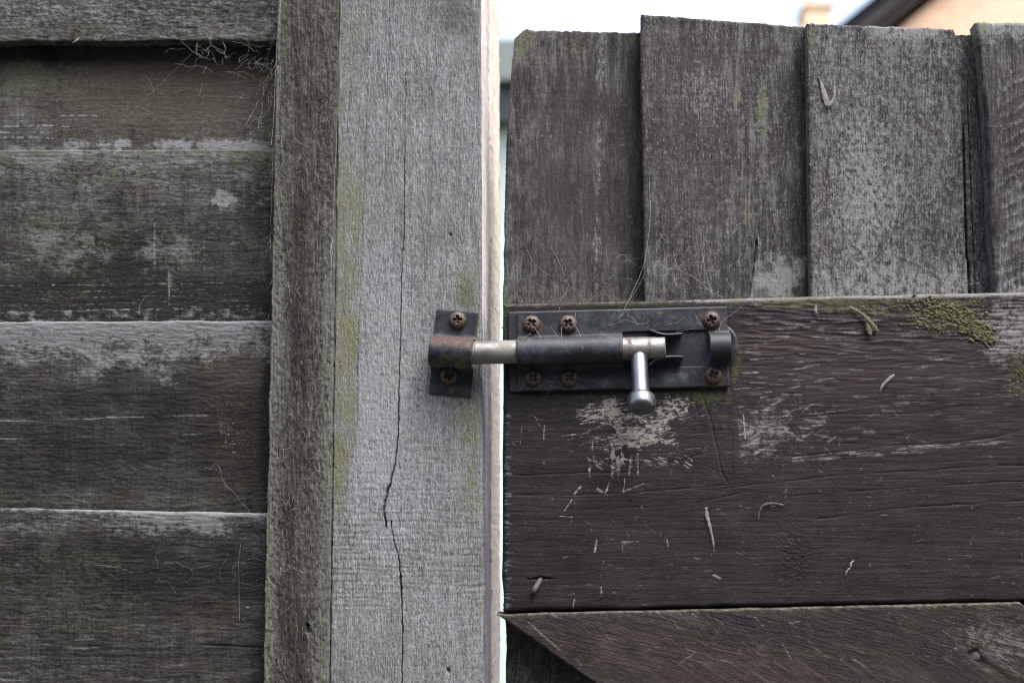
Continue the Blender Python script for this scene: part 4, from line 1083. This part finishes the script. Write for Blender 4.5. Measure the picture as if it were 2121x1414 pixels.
# ------------------------------------------------------------------ keeper on the post
LK = Local((940, 732), PY, math.radians(-5.2))
keeper = thing('bolt_keeper', LK.c, 'small rusty black keeper bracket holding the bolt end, screwed to the post', 'bracket')
KR = 9.5
kU = lambda px: float(LK.uv(px, 732)[0]); kV = lambda py: float(LK.uv(940, py)[1])
KO = ROD_O + PY * 1000
def h_keep(u, v):
    c = np.sqrt(np.clip(KR * KR - v * v, 0, None))
    dome = np.where(np.abs(v) < KR, KO - 1.6 + c, 1.3 * np.exp(-np.clip(np.abs(v) - KR, 0, None) / .8))
    return 1.6 + dome * 1.0 + .15 * fbm(u / 8, v / 8, 341, 2)
def mk_keep(u, v, h):
    tube = np.abs(v) < KR + .2
    n = fbm(u / 5, v / 5, 342, 3)
    rust = np.where(tube, np.clip((v + 2.5) / 8 + .5 * n, 0, 1) * .8 + .6 * np.clip(1 - np.abs(u - 13.3) / 1.0, 0, 1), 0)
    for x, y, s in ((950, 668, .7), (932, 785, 1.0)):
        a, b = LK.uv(x, y); rust = np.maximum(rust, (~tube) * s * np.clip(1.3 - np.hypot((u - a) / 6.5, (v - b + 3) / 5.5), 0, 1))
    rust = rust + .4 * np.clip(1 - np.abs(v - kV(643)) / .9, 0, 1)
    moss = np.where(tube, np.clip((2 - v) / 8, 0, 1) * np.clip(.5 + .9 * n, 0, 1) * .85 + .45 * np.clip(1.2 - np.hypot((u - 11) / 4, (v - 3) / 4), 0, 1), .55 * np.clip(1 - np.abs(u - 13) / 2, 0, 1) * (v > 0) + .5 * np.clip(1.1 - np.hypot((u - 9) / 4, (v + 25) / 2), 0, 1))
    return rust, .22 + .3 * n, moss
ku = np.linspace(-13.2, 13.4, 44)
kv = prof_samples(KR, (-kV(819), kV(643)), 30)
sheet('bracket', LK, ku, kv, h_keep, None, 1.3, M['black'], keeper, mk_keep)
screw(LK, 949, 664, 1.9, keeper, sm[1], .1, (0, .05))
ksm = screw_mesh('screw_head_crusty', 5.4, 3.6, 470); ksm.materials.append(M['rust'])
screw(LK, 932, 779, 4.0, keeper, ksm, .35, (0, -.1))

# ------------------------------------------------------------------ nails in the gate
n0 = pt(1121, 1197, .0022); n1 = pt(1103, 1228, -.0028)
lathe('nail', frame(n0, n1 - n0), [(0, 1.5), (2, 1.75), ((n1 - n0).length * 1000 * .7, 1.9), ((n1 - n0).length * 1000, 1.5)], 16, M['nail'], gate, lambda z, a: np.stack([.2 + 0 * z, .2 + 0 * z, 0 * z], -1), .05, 3)['label'] = 'bent nail stub poking from a split in the rail'
n0 = pt(2018, 1356, .0012)
lathe('nail', frame(n0, (-.25, -1, .25)), [(-1, 3.6), (0, 3.7), (.5, 3.3), (.8, 2.2), (.85, .5)], 24, M['nail'], gate, lambda z, a: np.stack([.3 + .3 * np.sin(a), .75 - .3 * np.sin(a), .3 + 0 * z], -1), .06, 4)['label'] = 'dull nail head sunk in the diagonal brace'

# ------------------------------------------------------------------ fibres, webs, husks
def wig(pts, y, n=24, amp=1.2, seed=1, dy=.0008):
    """px polyline -> world polyline with small wander, at depth y (number or list)"""
    pts = np.array(pts, float); t = np.linspace(0, 1, len(pts)); tt = np.linspace(0, 1, n)
    u = np.interp(tt, t, pts[:, 0]); v = np.interp(tt, t, pts[:, 1])
    yy = np.interp(tt, t, y) if hasattr(y, '__len__') else np.full(n, float(y))
    if len(pts) > 2:
        for _ in range(3):
            u[1:-1] = (u[:-2] + 2 * u[1:-1] + u[2:]) / 4; v[1:-1] = (v[:-2] + 2 * v[1:-1] + v[2:]) / 4
    u = u + amp * fbm(tt * 5, tt * 0 + seed, seed, 3) * np.sin(np.pi * tt) ** .4; v = v + amp * fbm(tt * 5, tt * 0 + seed + 9, seed + 1, 3)
    yy = yy + dy * pn(tt * 4, tt * 0 + seed, seed + 2)
    return at(u, v, yy)

r6 = np.random.RandomState(21)
def fibres(name, n, region, y, parent, lmin, lmax, ang, r=(.00004, .00010), seed=0):
    out = []
    for i in range(n):
        u = r6.uniform(region[0], region[1]); v = r6.uniform(region[2], region[3])
        L = r6.uniform(lmin, lmax); a = math.radians(r6.normal(*ang))
        c = r6.normal(0, .35)
        pts = [(u, v), (u + L * .5 * math.cos(a) + c * L * .3, v + L * .5 * math.sin(a)), (u + L * math.cos(a), v + L * math.sin(a))]
        yy = y(u, v) if callable(y) else y
        out.append((wig(pts, [yy + .0002, yy - .0008, yy - .0004], 7, .8, i + seed, .0004), r6.uniform(*r)))
    o = tubes(name, out, M['fibre'], parent)
    o['kind'] = 'stuff'
    return o
bat = [o for o in panel.children if o.name.startswith('batten')][0]
fibres('wood_fibre', 260, (572, 690, 0, 1414), BY - .0006, bat, 6, 34, (90, 30))
fibres('wood_fibre', 60, (556, 566, 0, 1414), BY + .0006, bat, 5, 22, (120, 40))
postm = [o for o in gpost.children if o.name.startswith('post')][0]
fibres('wood_fibre', 90, (700, 990, 0, 1414), PY - .0003, postm, 4, 14, (90, 40), (.00003, .00007))

def web(name, lines_, label, r=.00008, loose=False):
    out = []
    for i, l in enumerate(lines_):
        pts, y = l[0], l[1]
        rr = l[2] if len(l) > 2 else r
        amp = l[3] if len(l) > 3 else 1.5
        out.append((wig(pts, y, max(10, 6 * len(pts)), amp, 50 + i * 7, .0010), rr * .38))
    o = tubes(name, out, M['web'])
    tag(o, label, 'cobweb', kind='stuff' if loose else None)
    return o
r7 = np.random.RandomState(3)
wl = []
def tangle(cx, cy, rx, ry, n, y, seed, step=14, lens=(3, 7), r=(.00006, .00016)):
    rr = np.random.RandomState(seed); out = []
    for i in range(n):
        u, v = cx + rr.normal(0, rx), cy + rr.normal(0, ry); a = rr.uniform(0, 6.28); p = [(u, v)]
        for k in range(rr.randint(*lens)):
            a += rr.normal(0, .7); u += step * math.cos(a); v += step * math.sin(a) * .8; p.append((u, v))
        yy = y + rr.uniform(-.003, .003)
        out.append((p, yy, rr.uniform(*r), 2.0))
    return out
wl = tangle(470, 112, 66, 14, 16, .016, 4, 12, (2, 8)) + tangle(535, 150, 18, 45, 24, .010, 5, 10, (2, 7)) + tangle(540, 240, 14, 36, 16, .012, 6, 10, (2, 6)) + tangle(420, 150, 70, 40, 12, .018, 7, 16, (2, 4))
wl += [([(410, 88), (405, 108), (425, 122), (432, 112), (430, 100)], .014, .00022), ([(462, 88), (468, 104), (462, 112), (448, 104)], .014, .00022), ([(375, 86), (400, 108), (415, 118)], .014, .00018),
       ([(480, 86), (510, 92), (528, 108)], .012, .00018), ([(535, 208), (527, 228), (508, 258)], .012, .0003, 3), ([(545, 210), (540, 240), (534, 270)], .012, .0002, 3), ([(428, 137), (420, 153)], .015, .0003, .4)]
web('cobweb', wl, 'tangled grey cobweb in the corner under the top fence plank beside the batten', loose=True)
web('cobweb', [([(253, 252), (400, 108), (480, 36), (531, -5)], [.020, .010, .006, .004], .00011, .6)], 'single long thread slanting across the upper fence planks')
web('cobweb', [([(582, -10), (580, 30), (574, 90), (570, 160), (566, 250), (562, 300)], BY - .0012, .00022, 2.5), ([(574, 60), (556, 110), (540, 150)], [.0, .006, .010], .00012), ([(570, 280), (584, 282), (583, 305)], BY - .0015, .0002),
               ([(566, 300), (563, 420), (560, 520)], BY - .0006, .00010, 2)], 'white web strand clinging along the upper left edge of the batten', loose=True)
web('cobweb', [([(708, -5), (706, 60), (702, 130), (700, 200), (697, 280), (693, 360), (690, 470)], BY - .0010, .00016, 2), ([(690, 490), (684, 520), (688, 550), (685, 570)], BY - .0012, .0004, 2), ([(686, 505), (689, 530)], BY - .0014, .0004, 1),
               ([(760, 62), (748, 82), (722, 100), (706, 118), (700, 130)], [PY - .003, PY - .003, PY - .002, PY - .002, BY - .001], .0002, 2)], 'frayed white strand along the joint between batten and post', loose=True)
web('cobweb', [([(423, 972), (428, 966), (436, 972), (446, 960), (456, 968), (459, 990), (470, 1008), (488, 1020), (498, 1040), (515, 1055), (519, 1075), (522, 1098), (530, 1108), (516, 1104), (500, 1120), (494, 1150), (495, 1210), (496, 1285)], .0115, .00016, 2.0)], 'long curly thread hanging down over the two lowest planks')
wb = [([(1345, 375), (1348, 440), (1340, 520), (1330, 560), (1312, 600), (1287, 655)], [.013, .012, .010, .008, .003, -.004], .00018, 1), ([(1338, 520), (1334, 570), (1318, 600), (1300, 625)], [.012, .012, .008, .001], .00013, 1.5),
      ([(1085, 500), (1100, 540), (1135, 570), (1160, 572), (1180, 590), (1160, 625), (1158, 645)], [.018, .016, .014, .014, .012, .004, -.004], .00012, 3), ([(1395, 520), (1402, 550), (1412, 562), (1440, 575), (1475, 605), (1500, 618)], [.012, .010, .010, .008, .002, -.002], .0002, 2),
      ([(1368, 545), (1380, 558), (1400, 556)], .010, .00022, 1), ([(1450, 505), (1462, 560), (1475, 610)], [.012, .010, 0], .00016, 1), ([(1140, 510), (1160, 545), (1170, 572)], [.016, .014, .012], .00012), ([(1569, 478), (1572, 505)], .014, .0003, .5), ([(1990, 592), (2010, 588), (2030, 584)], .006, .00025, 1)]
wb += tangle(1170, 585, 60, 22, 12, .014, 8, 12) + tangle(1400, 560, 50, 25, 10, .010, 9, 12) + tangle(1330, 580, 40, 30, 6, .012, 10, 12) + tangle(1460, 520, 60, 25, 6, .012, 12, 12)
web('cobweb', wb, 'fine dusty cobweb across the foot of the two left gate boards above the bolt', .0001, True)
wc = [([(1098, 668), (1108, 680), (1122, 702)], [-.008, -.010, -.014], .00016, .5), ([(1100, 690), (1080, 702)], [-.007, -.014], .00014, .5), ([(1163, 676), (1164, 706)], [-.008, -.018], .00016, .5), ([(1192, 648), (1190, 670), (1203, 695), (1207, 722)], [-.004, -.007, -.012, -.018], .00016, .5),
      ([(1140, 675), (1158, 700)], [-.006, -.014], .0001), ([(1260, 673), (1282, 668), (1296, 660), (1320, 672), (1342, 668), (1342, 660)], -.006, .00014, 1), ([(1280, 660), (1290, 650), (1302, 640)], -.005, .00014), ([(1345, 672), (1336, 684)], -.008, .00014), ([(1380, 672), (1402, 668), (1418, 656)], -.006, .00012),
      ([(1352, 676), (1366, 668)], -.006, .0001), ([(1440, 650), (1448, 668), (1456, 676)], -.006, .00014), ([(1520, 648), (1505, 656), (1492, 670), (1490, 685)], [-.003, -.006, -.007, -.008], .00016), ([(1540, 630), (1518, 650)], -.003, .00012), ([(1260, 690), (1240, 700)], [-.008, -.018], .0001), ([(1400, 688), (1440, 680)], -.010, .0001)]
wc += tangle(1136, 790, 8, 10, 8, -.006, 14, 5, (2, 5), (.00005, .0001)) + tangle(1300, 660, 60, 10, 7, -.006, 15, 8)
web('cobweb', wc, 'web threads stretched over the screws and plate of the slide bolt', .0001, True)
web('cobweb', tangle(930, 745, 14, 10, 9, -.012, 17, 6, (2, 5), (.00006, .00012)) + [([(895, 745), (905, 756), (912, 762)], -.010, .00016)], 'wisps of web on the underside of the bolt keeper', loose=True)
web('cobweb', [([(998, 35), (993, 70), (991, 100), (988, 130), (992, 150)], PY - .0015, .00016, 3), ([(994, 60), (989, 72), (992, 84)], PY - .002, .0002, 2)], 'small loose web on the upper right edge of the post', loose=True)
bat_w = []
for (x, y) in ((640, 730), (600, 850), (648, 860), (600, 980), (620, 1010), (650, 960), (596, 1050), (612, 1090), (640, 1050), (672, 1060), (600, 1180), (622, 1210), (655, 690), (580, 940), (640, 200), (610, 360)):
    bat_w += tangle(x, y, 4, 10, 3, BY - .0016, int(x + y), 7, (2, 4), (.00008, .00018))
web('cobweb', bat_w, 'scattered wisps of white web on the face of the batten', loose=True)
pl_w = tangle(440, 1180, 60, 30, 12, .012, 30, 16, (2, 5), (.00005, .0001)) + tangle(330, 1170, 50, 20, 6, .012, 31, 18, (2, 5), (.00005, .0001)) + tangle(520, 1180, 20, 40, 8, .010, 32, 14, (2, 5), (.00005, .0001)) + [([(288, 652), (288, 635), (300, 615), (320, 603)], .017, .00016, .5), ([(210, 1170), (250, 1176), (280, 1186)], .012, .00016), ([(395, 1178), (445, 1168)], .012, .00014)]
web('cobweb', pl_w, 'faint threads over the dark lower fence planks', loose=True)

def husk(name, poly_c, widths, y, label, cat, mat='husk', thick=.00015, curl=.0003):
    """a curled flake: centre line in px with half widths in px"""
    P = np.array(poly_c, float); W_ = np.array(widths, float); n = 26; k = 7
    t = np.linspace(0, 1, len(P)); tt = np.linspace(0, 1, n)
    u = np.interp(tt, t, P[:, 0]); v = np.interp(tt, t, P[:, 1]); w = np.interp(tt, t, W_) * .8
    for _ in range(3):
        u[1:-1] = (u[:-2] + 2 * u[1:-1] + u[2:]) / 4; v[1:-1] = (v[:-2] + 2 * v[1:-1] + v[2:]) / 4
    du, dv = np.gradient(u), np.gradient(v); l = np.hypot(du, dv) + 1e-9
    s = np.linspace(-1, 1, k)
    w = w * np.clip(1 + .8 * pn(tt * 11, tt * 0 + poly_c[0][0], 5), .25, 1.7)
    Ug = u[:, None] - (dv / l * w)[:, None] * s; Vg = v[:, None] + (du / l * w)[:, None] * s
    Y = y - curl * (1 - s[None] ** 2) - .0006 * np.sin(tt * 3)[:, None] + .0003 * pn(Ug / 5, Vg / 5, 7)
    co = at(Ug, Vg, Y).reshape(-1, 3)
    idx = np.arange(n * k).reshape(n, k)
    q = np.stack([idx[:-1, :-1], idx[1:, :-1], idx[1:, 1:], idx[:-1, 1:]], -1).reshape(-1, 4)
    o = link(name, mesh_np(name, co, q), M[mat])
    s_ = o.modifiers.new('thickness', 'SOLIDIFY'); s_.thickness = thick; s_.offset = 0
    tag(o, label, cat)
    return o
def yb3(u): return .0150 + (u - 1672) / 378 * .0125
husk('dried_flake', [(1696, 158), (1702, 178), (1708, 198), (1713, 218), (1721, 216), (1728, 202), (1729, 180)], [1, 4.5, 8, 7, 4, 3.4, 1.6], yb3(1712) - .0008, 'hook shaped pale dried flake stuck on the greyest gate board', 'flake')
husk('dried_flake', [(1695, 76), (1693, 84), (1691, 93)], [1.5, 2, 1.2], yb3(1692) - .0008, 'tiny pale sliver near the top left corner of the greyest gate board', 'flake')
husk('dried_stalk', [(1760, 636), (1772, 642), (1788, 652), (1800, 664), (1812, 678), (1818, 686)], [2, 3, 3.2, 4.5, 4, 1.5], -.0012, 'curled dry stalk lying on the upper edge of the rail beside the lichen', 'stalk', 'stalk', .0008)
husk('dried_stalk', [(1797, 660), (1797, 674), (1802, 690), (1806, 692)], [3, 5, 6, 2], -.0012, 'drooping leafy end of the dry stalk on the rail', 'stalk', 'stalk', .0005)
husk('feather_husk', [(1852, 776), (1840, 786), (1828, 798), (1822, 812)], [2, 5, 4, 1], -.0006, 'small pale grey seed husk on the right half of the rail, below the lichen', 'husk')
husk('seed_husk', [(1769, 1160), (1762, 1166), (1762, 1174), (1754, 1182), (1751, 1192)], [1.2, 3, 2.4, 3, .8], -.0006, 'tiny white crumpled husk low on the right half of the rail', 'husk')
husk('seed_husk', [(1690, 632), (1689, 642), (1690, 650)], [1, 4, 5], -.0006, 'white droplet shaped husk just under the rail top edge', 'husk')
husk('worm_cast', [(1570, 1078), (1572, 1062), (1578, 1048), (1590, 1042), (1605, 1042), (1622, 1046)], [1.4, 2, 2.6, 3, 2.6, 2.6], -.0006, 'hooked grey worm cast on the middle of the rail', 'cast', 'cast', .0002, .0002)
husk('paint_scrape', [(1463, 1050), (1464, 1066), (1470, 1088), (1475, 1110), (1479, 1136)], [2.5, 4.5, 3.6, 3, 1.5], -.0003, 'long pale vertical smear on the lower middle of the rail', 'smear', 'husk', .00008, .0001)
husk('seed_husk', [(513, 1256), (512, 1259)], [3, 2.5], .011, 'round white speck low beside the batten on the lowest plank', 'husk')
husk('wood_splinter', [(165, 78), (157, 85), (150, 90)], [1, 3, 1], .010, 'small pale splinter hanging from the lower edge of the top plank', 'splinter')

# ---- lichen crusts: rosettes of small lobes (nobody could count them)
def crust(name, spots, y, label):
    ico = bmesh.new(); bmesh.ops.create_icosphere(ico, subdivisions=1, radius=1)
    vv = np.array([v.co for v in ico.verts]); ff = np.array([[v.index for v in f.verts] for f in ico.faces]); ico.free()
    cs, ts, n = [], [], 0
    rr = np.random.RandomState(len(spots) + 3)
    for (cx, cy, sx, sy, ang, cnt, smin, smax) in spots:
        c, s = math.cos(ang), math.sin(ang)
        for i in range(cnt):
            a, b = rr.normal(0, 1), rr.normal(0, 1)
            u, v = cx + a * sx * c - b * sy * s, cy + a * sx * s + b * sy * c
            p = np.array(pt(u, v, y(u, v) if callable(y) else y)); r = rr.uniform(smin, smax) * MM / 1000
            w = vv * np.array([r * rr.uniform(.7, 1.3), r * .45, r * rr.uniform(.7, 1.2)]) + p + rr.normal(0, .00004, vv.shape)
            cs.append(w); ts.append(ff + n); n += len(vv)
    co = np.concatenate(cs); tr = np.concatenate(ts)
    me = mesh_np(name, co, np.zeros((0, 4), int), None, True, tr)
    o = link(name, me, M['lichen'])
    tag(o, label, 'lichen', kind='stuff')
crust('lichen', [(1955, 645, 38, 10, .25, 170, 1.4, 4.2), (2000, 670, 28, 10, .6, 190, 1.6, 4.8), (1925, 662, 26, 10, 0, 110, 1.2, 3.6), (2035, 690, 16, 9, .6, 90, 1.4, 4.4), (1965, 630, 48, 5, 0, 80, 1.0, 3.0), (1860, 640, 40, 8, 0, 40, .9, 2.4), (1780, 632, 50, 5, 0, 40, .8, 2.0)], -.0002, 'yellow green lichen crust on the upper edge of the rail near the right')
crust('lichen', [(2114, 752, 12, 26, 0, 50, .8, 2.4), (2108, 795, 14, 18, .5, 40, .8, 2.4), (2125, 775, 14, 20, 0, 30, 1, 2.6)], -.0002, 'yellow green lichen patch at the right frame edge of the rail')
crust('lichen', [(1068, 690, 6, 30, 0, 90, .8, 2.0), (1060, 660, 6, 14, 0, 50, .8, 2.0), (1240, 634, 90, 4, -.02, 160, .7, 1.8)], .0004, 'dark green moss crumbs along the rail top behind the bolt plate')

# ------------------------------------------------------------------ behind the fence
def box(bm, x0, x1, y0, y1, z0, z1):
    vs_ = [bm.verts.new((x, y, z)) for z in (z0, z1) for y in (y0, y1) for x in (x0, x1)]
    for f in ((0, 2, 3, 1), (4, 5, 7, 6), (0, 1, 5, 4), (1, 3, 7, 5), (3, 2, 6, 7), (2, 0, 4, 6)):
        bm.faces.new([vs_[i] for i in f])
def bmo(name, bm, mat, parent):
    bmesh.ops.recalc_face_normals(bm, faces=bm.faces)
    me = bpy.data.meshes.new(name); bm.to_mesh(me); bm.free()
    return link(name, me, mat, parent)
M['render_wall'] = plain('pale_render', (.34, .42, .39), (.40, .48, .445), 8, .9)
M['fascia'] = plain('dark_fascia', (.015, .018, .024), (.03, .034, .042), 8, .4)
M['trim'] = plain('grey_green_trim', (.10, .12, .115), (.14, .16, .15), 8, .5)
YG = 4.5
gl = pt(700, 700, YG).x; gr_ = pt(1260, 700, YG).x
zt = pt(1045, 82, YG).z; z1 = pt(1045, 122, YG).z; z2 = pt(1045, 172, YG).z; z3 = pt(1045, 246, YG).z
gar = thing('garage', (gl, YG, 0), 'pale rendered outbuilding with a dark roof edge glimpsed through the gap beside the gate', 'outbuilding')
bm = bmesh.new(); box(bm, gl, gr_, YG + .12, YG + 2.6, 0, z3 + .02); bmo('wall', bm, M['render_wall'], gar)
bm = bmesh.new(); box(bm, gl - .06, gr_ + .06, YG + .02, YG + 2.7, z3, z2); bmo('fascia', bm, M['fascia'], gar)
bm = bmesh.new(); box(bm, gl - .10, gr_ + .10, YG - .05, YG + 2.75, z2, z1); bmo('gutter', bm, M['trim'], gar)
bm = bmesh.new(); box(bm, gl - .07, gr_ + .07, YG + .0, YG + 2.72, z1, zt); bmo('roof_edge', bm, M['trim'], gar)

def brickmat():
    k = NT('pale_red_brick')
    tc = k.n('ShaderNodeTexCoord').outputs['Object']
    mp = k.n('ShaderNodeMapping'); k.set(mp.inputs[0], tc); mp.inputs['Rotation'].default_value = (math.pi / 2, 0, 0)
    b = k.n('ShaderNodeTexBrick'); k.set(b.inputs['Vector'], mp.outputs[0])
    b.inputs['Color1'].default_value = (.50, .29, .19, 1); b.inputs['Color2'].default_value = (.58, .37, .25, 1); b.inputs['Mortar'].default_value = (.5, .45, .38, 1)
    b.inputs['Scale'].default_value = 1; b.inputs['Brick Width'].default_value = .225; b.inputs['Row Height'].default_value = .075; b.inputs['Mortar Size'].default_value = .006
    n = k.noise(tc, (1, 1, 1), 4, .6, 0, 2.0)
    k.set(k.b.inputs['Base Color'], k.mix(k.math('MULTIPLY', n, .5), b.outputs[0], (.62, .42, .29)))
    k.b.inputs['Roughness'].default_value = .9
    return k.m
M['brick'] = brickmat()
M['tile'] = plain('slate_roof', (.0055, .006, .010), (.010, .011, .017), 6, .9, spec=.1)
YH = 9.0
hl = pt(1830, 40, YH)
hs_ = thing('brick_house', (hl.x + 3, YH, 0), 'pale brick house gable with a dark sloping verge, blurred behind the gate boards', 'house')
# gable: the verge climbs to the right
e0, e1 = pt(1758, 70, YH), pt(1872, -22, YH)
slope = (e1.z - e0.z) / (e1.x - e0.x)
xl, xr = e0.x - .9, e0.x + 4.6
xm = (xl + xr) / 2
zl = e0.z - slope * .9 - .10
zm = zl + slope * (xm - xl)
def gable(bm, x0, x1, y0, y1, z0, zl_, zm_):
    f = []
    for y in (y0, y1):
        f.append([bm.verts.new(p) for p in ((x0, y, z0), (x1, y, z0), (x1, y, zl_), ((x0 + x1) / 2, y, zm_), (x0, y, zl_))])
    bm.faces.new(f[0]); bm.faces.new(f[1][::-1])
    for i in range(5):
        j = (i + 1) % 5
        bm.faces.new([f[0][i], f[0][j], f[1][j], f[1][i]])
bm = bmesh.new(); gable(bm, xl + .05, xr - .05, YH + .12, YH + 7, 0, zl - .12, zm - .12); bmo('wall', bm, M['brick'], hs_)
def bar_slope(name, off0, off1, y0, y1, mat):
    bm = bmesh.new()
    n = Vector((-slope, 0, 1)).normalized()
    for sgn in (1, -1):
        A = Vector((xl - .12 if sgn > 0 else xr + .12, 0, zl - slope * .12)); B = Vector((xm, 0, zm))
        q = []
        for y in (y0, y1):
            for P, o in ((A, off0), (B, off0), (B, off1), (A, off1)):
                q.append(bm.verts.new((P.x, y, P.z + o)))
        for f in ((0, 1, 2, 3), (7, 6, 5, 4), (0, 4, 5, 1), (1, 5, 6, 2), (2, 6, 7, 3), (3, 7, 4, 0)):
            bm.faces.new([q[i] for i in f])
    return bmo(name, bm, mat, hs_)
M['bargegrey'] = plain('grey_brown_barge_board', (.035, .031, .036), (.055, .049, .054), 5, .7)
M['umber'] = plain('dark_soffit', (.010, .006, .006), (.016, .010, .009), 5, .8)
bar_slope('roof', .13, .205, YH - .10, YH + 7.1, M['tile'])
bar_slope('barge_board', .03, .128, YH - .04, YH + .11, M['bargegrey'])
bar_slope('soffit', -.07, .028, YH + .0, YH + .115, M['umber'])
# chimney of a farther house
YC = 14.0
c0, c1 = pt(1668, 60, YC), pt(1724, 60, YC); ztop = pt(1700, 14, YC).z
hf = thing('far_house', (c0.x, YC, 0), 'tan chimney and roof of a farther house, blurred above the gate boards', 'house')
M['tan'] = plain('tan_brick', (.55, .40, .27), (.64, .48, .33), 3, .9)
M['pot'] = plain('clay_pot', (.50, .33, .22), (.6, .42, .3), 8, .8)
bm = bmesh.new(); box(bm, c0.x, c1.x, YC, YC + .5, 0, ztop); box(bm, c0.x - .03, c1.x + .03, YC - .03, YC + .53, ztop, ztop + .04); bmo('chimney', bm, M['tan'], hf)
bm = bmesh.new()
bmesh.ops.create_cone(bm, cap_ends=True, segments=20, radius1=.12, radius2=.075, depth=.13, matrix=Matrix.Translation(((c0.x + c1.x) / 2 - .02, YC + .25, ztop + .105)))
bmo('chimney_pot', bm, M['pot'], hf)
bm = bmesh.new(); gable(bm, c0.x - 4.5, c0.x + 1.0, YC - .2, YC + 6, 0, 1.6, 2.6); bmo('wall', bm, M['tan'], hf)
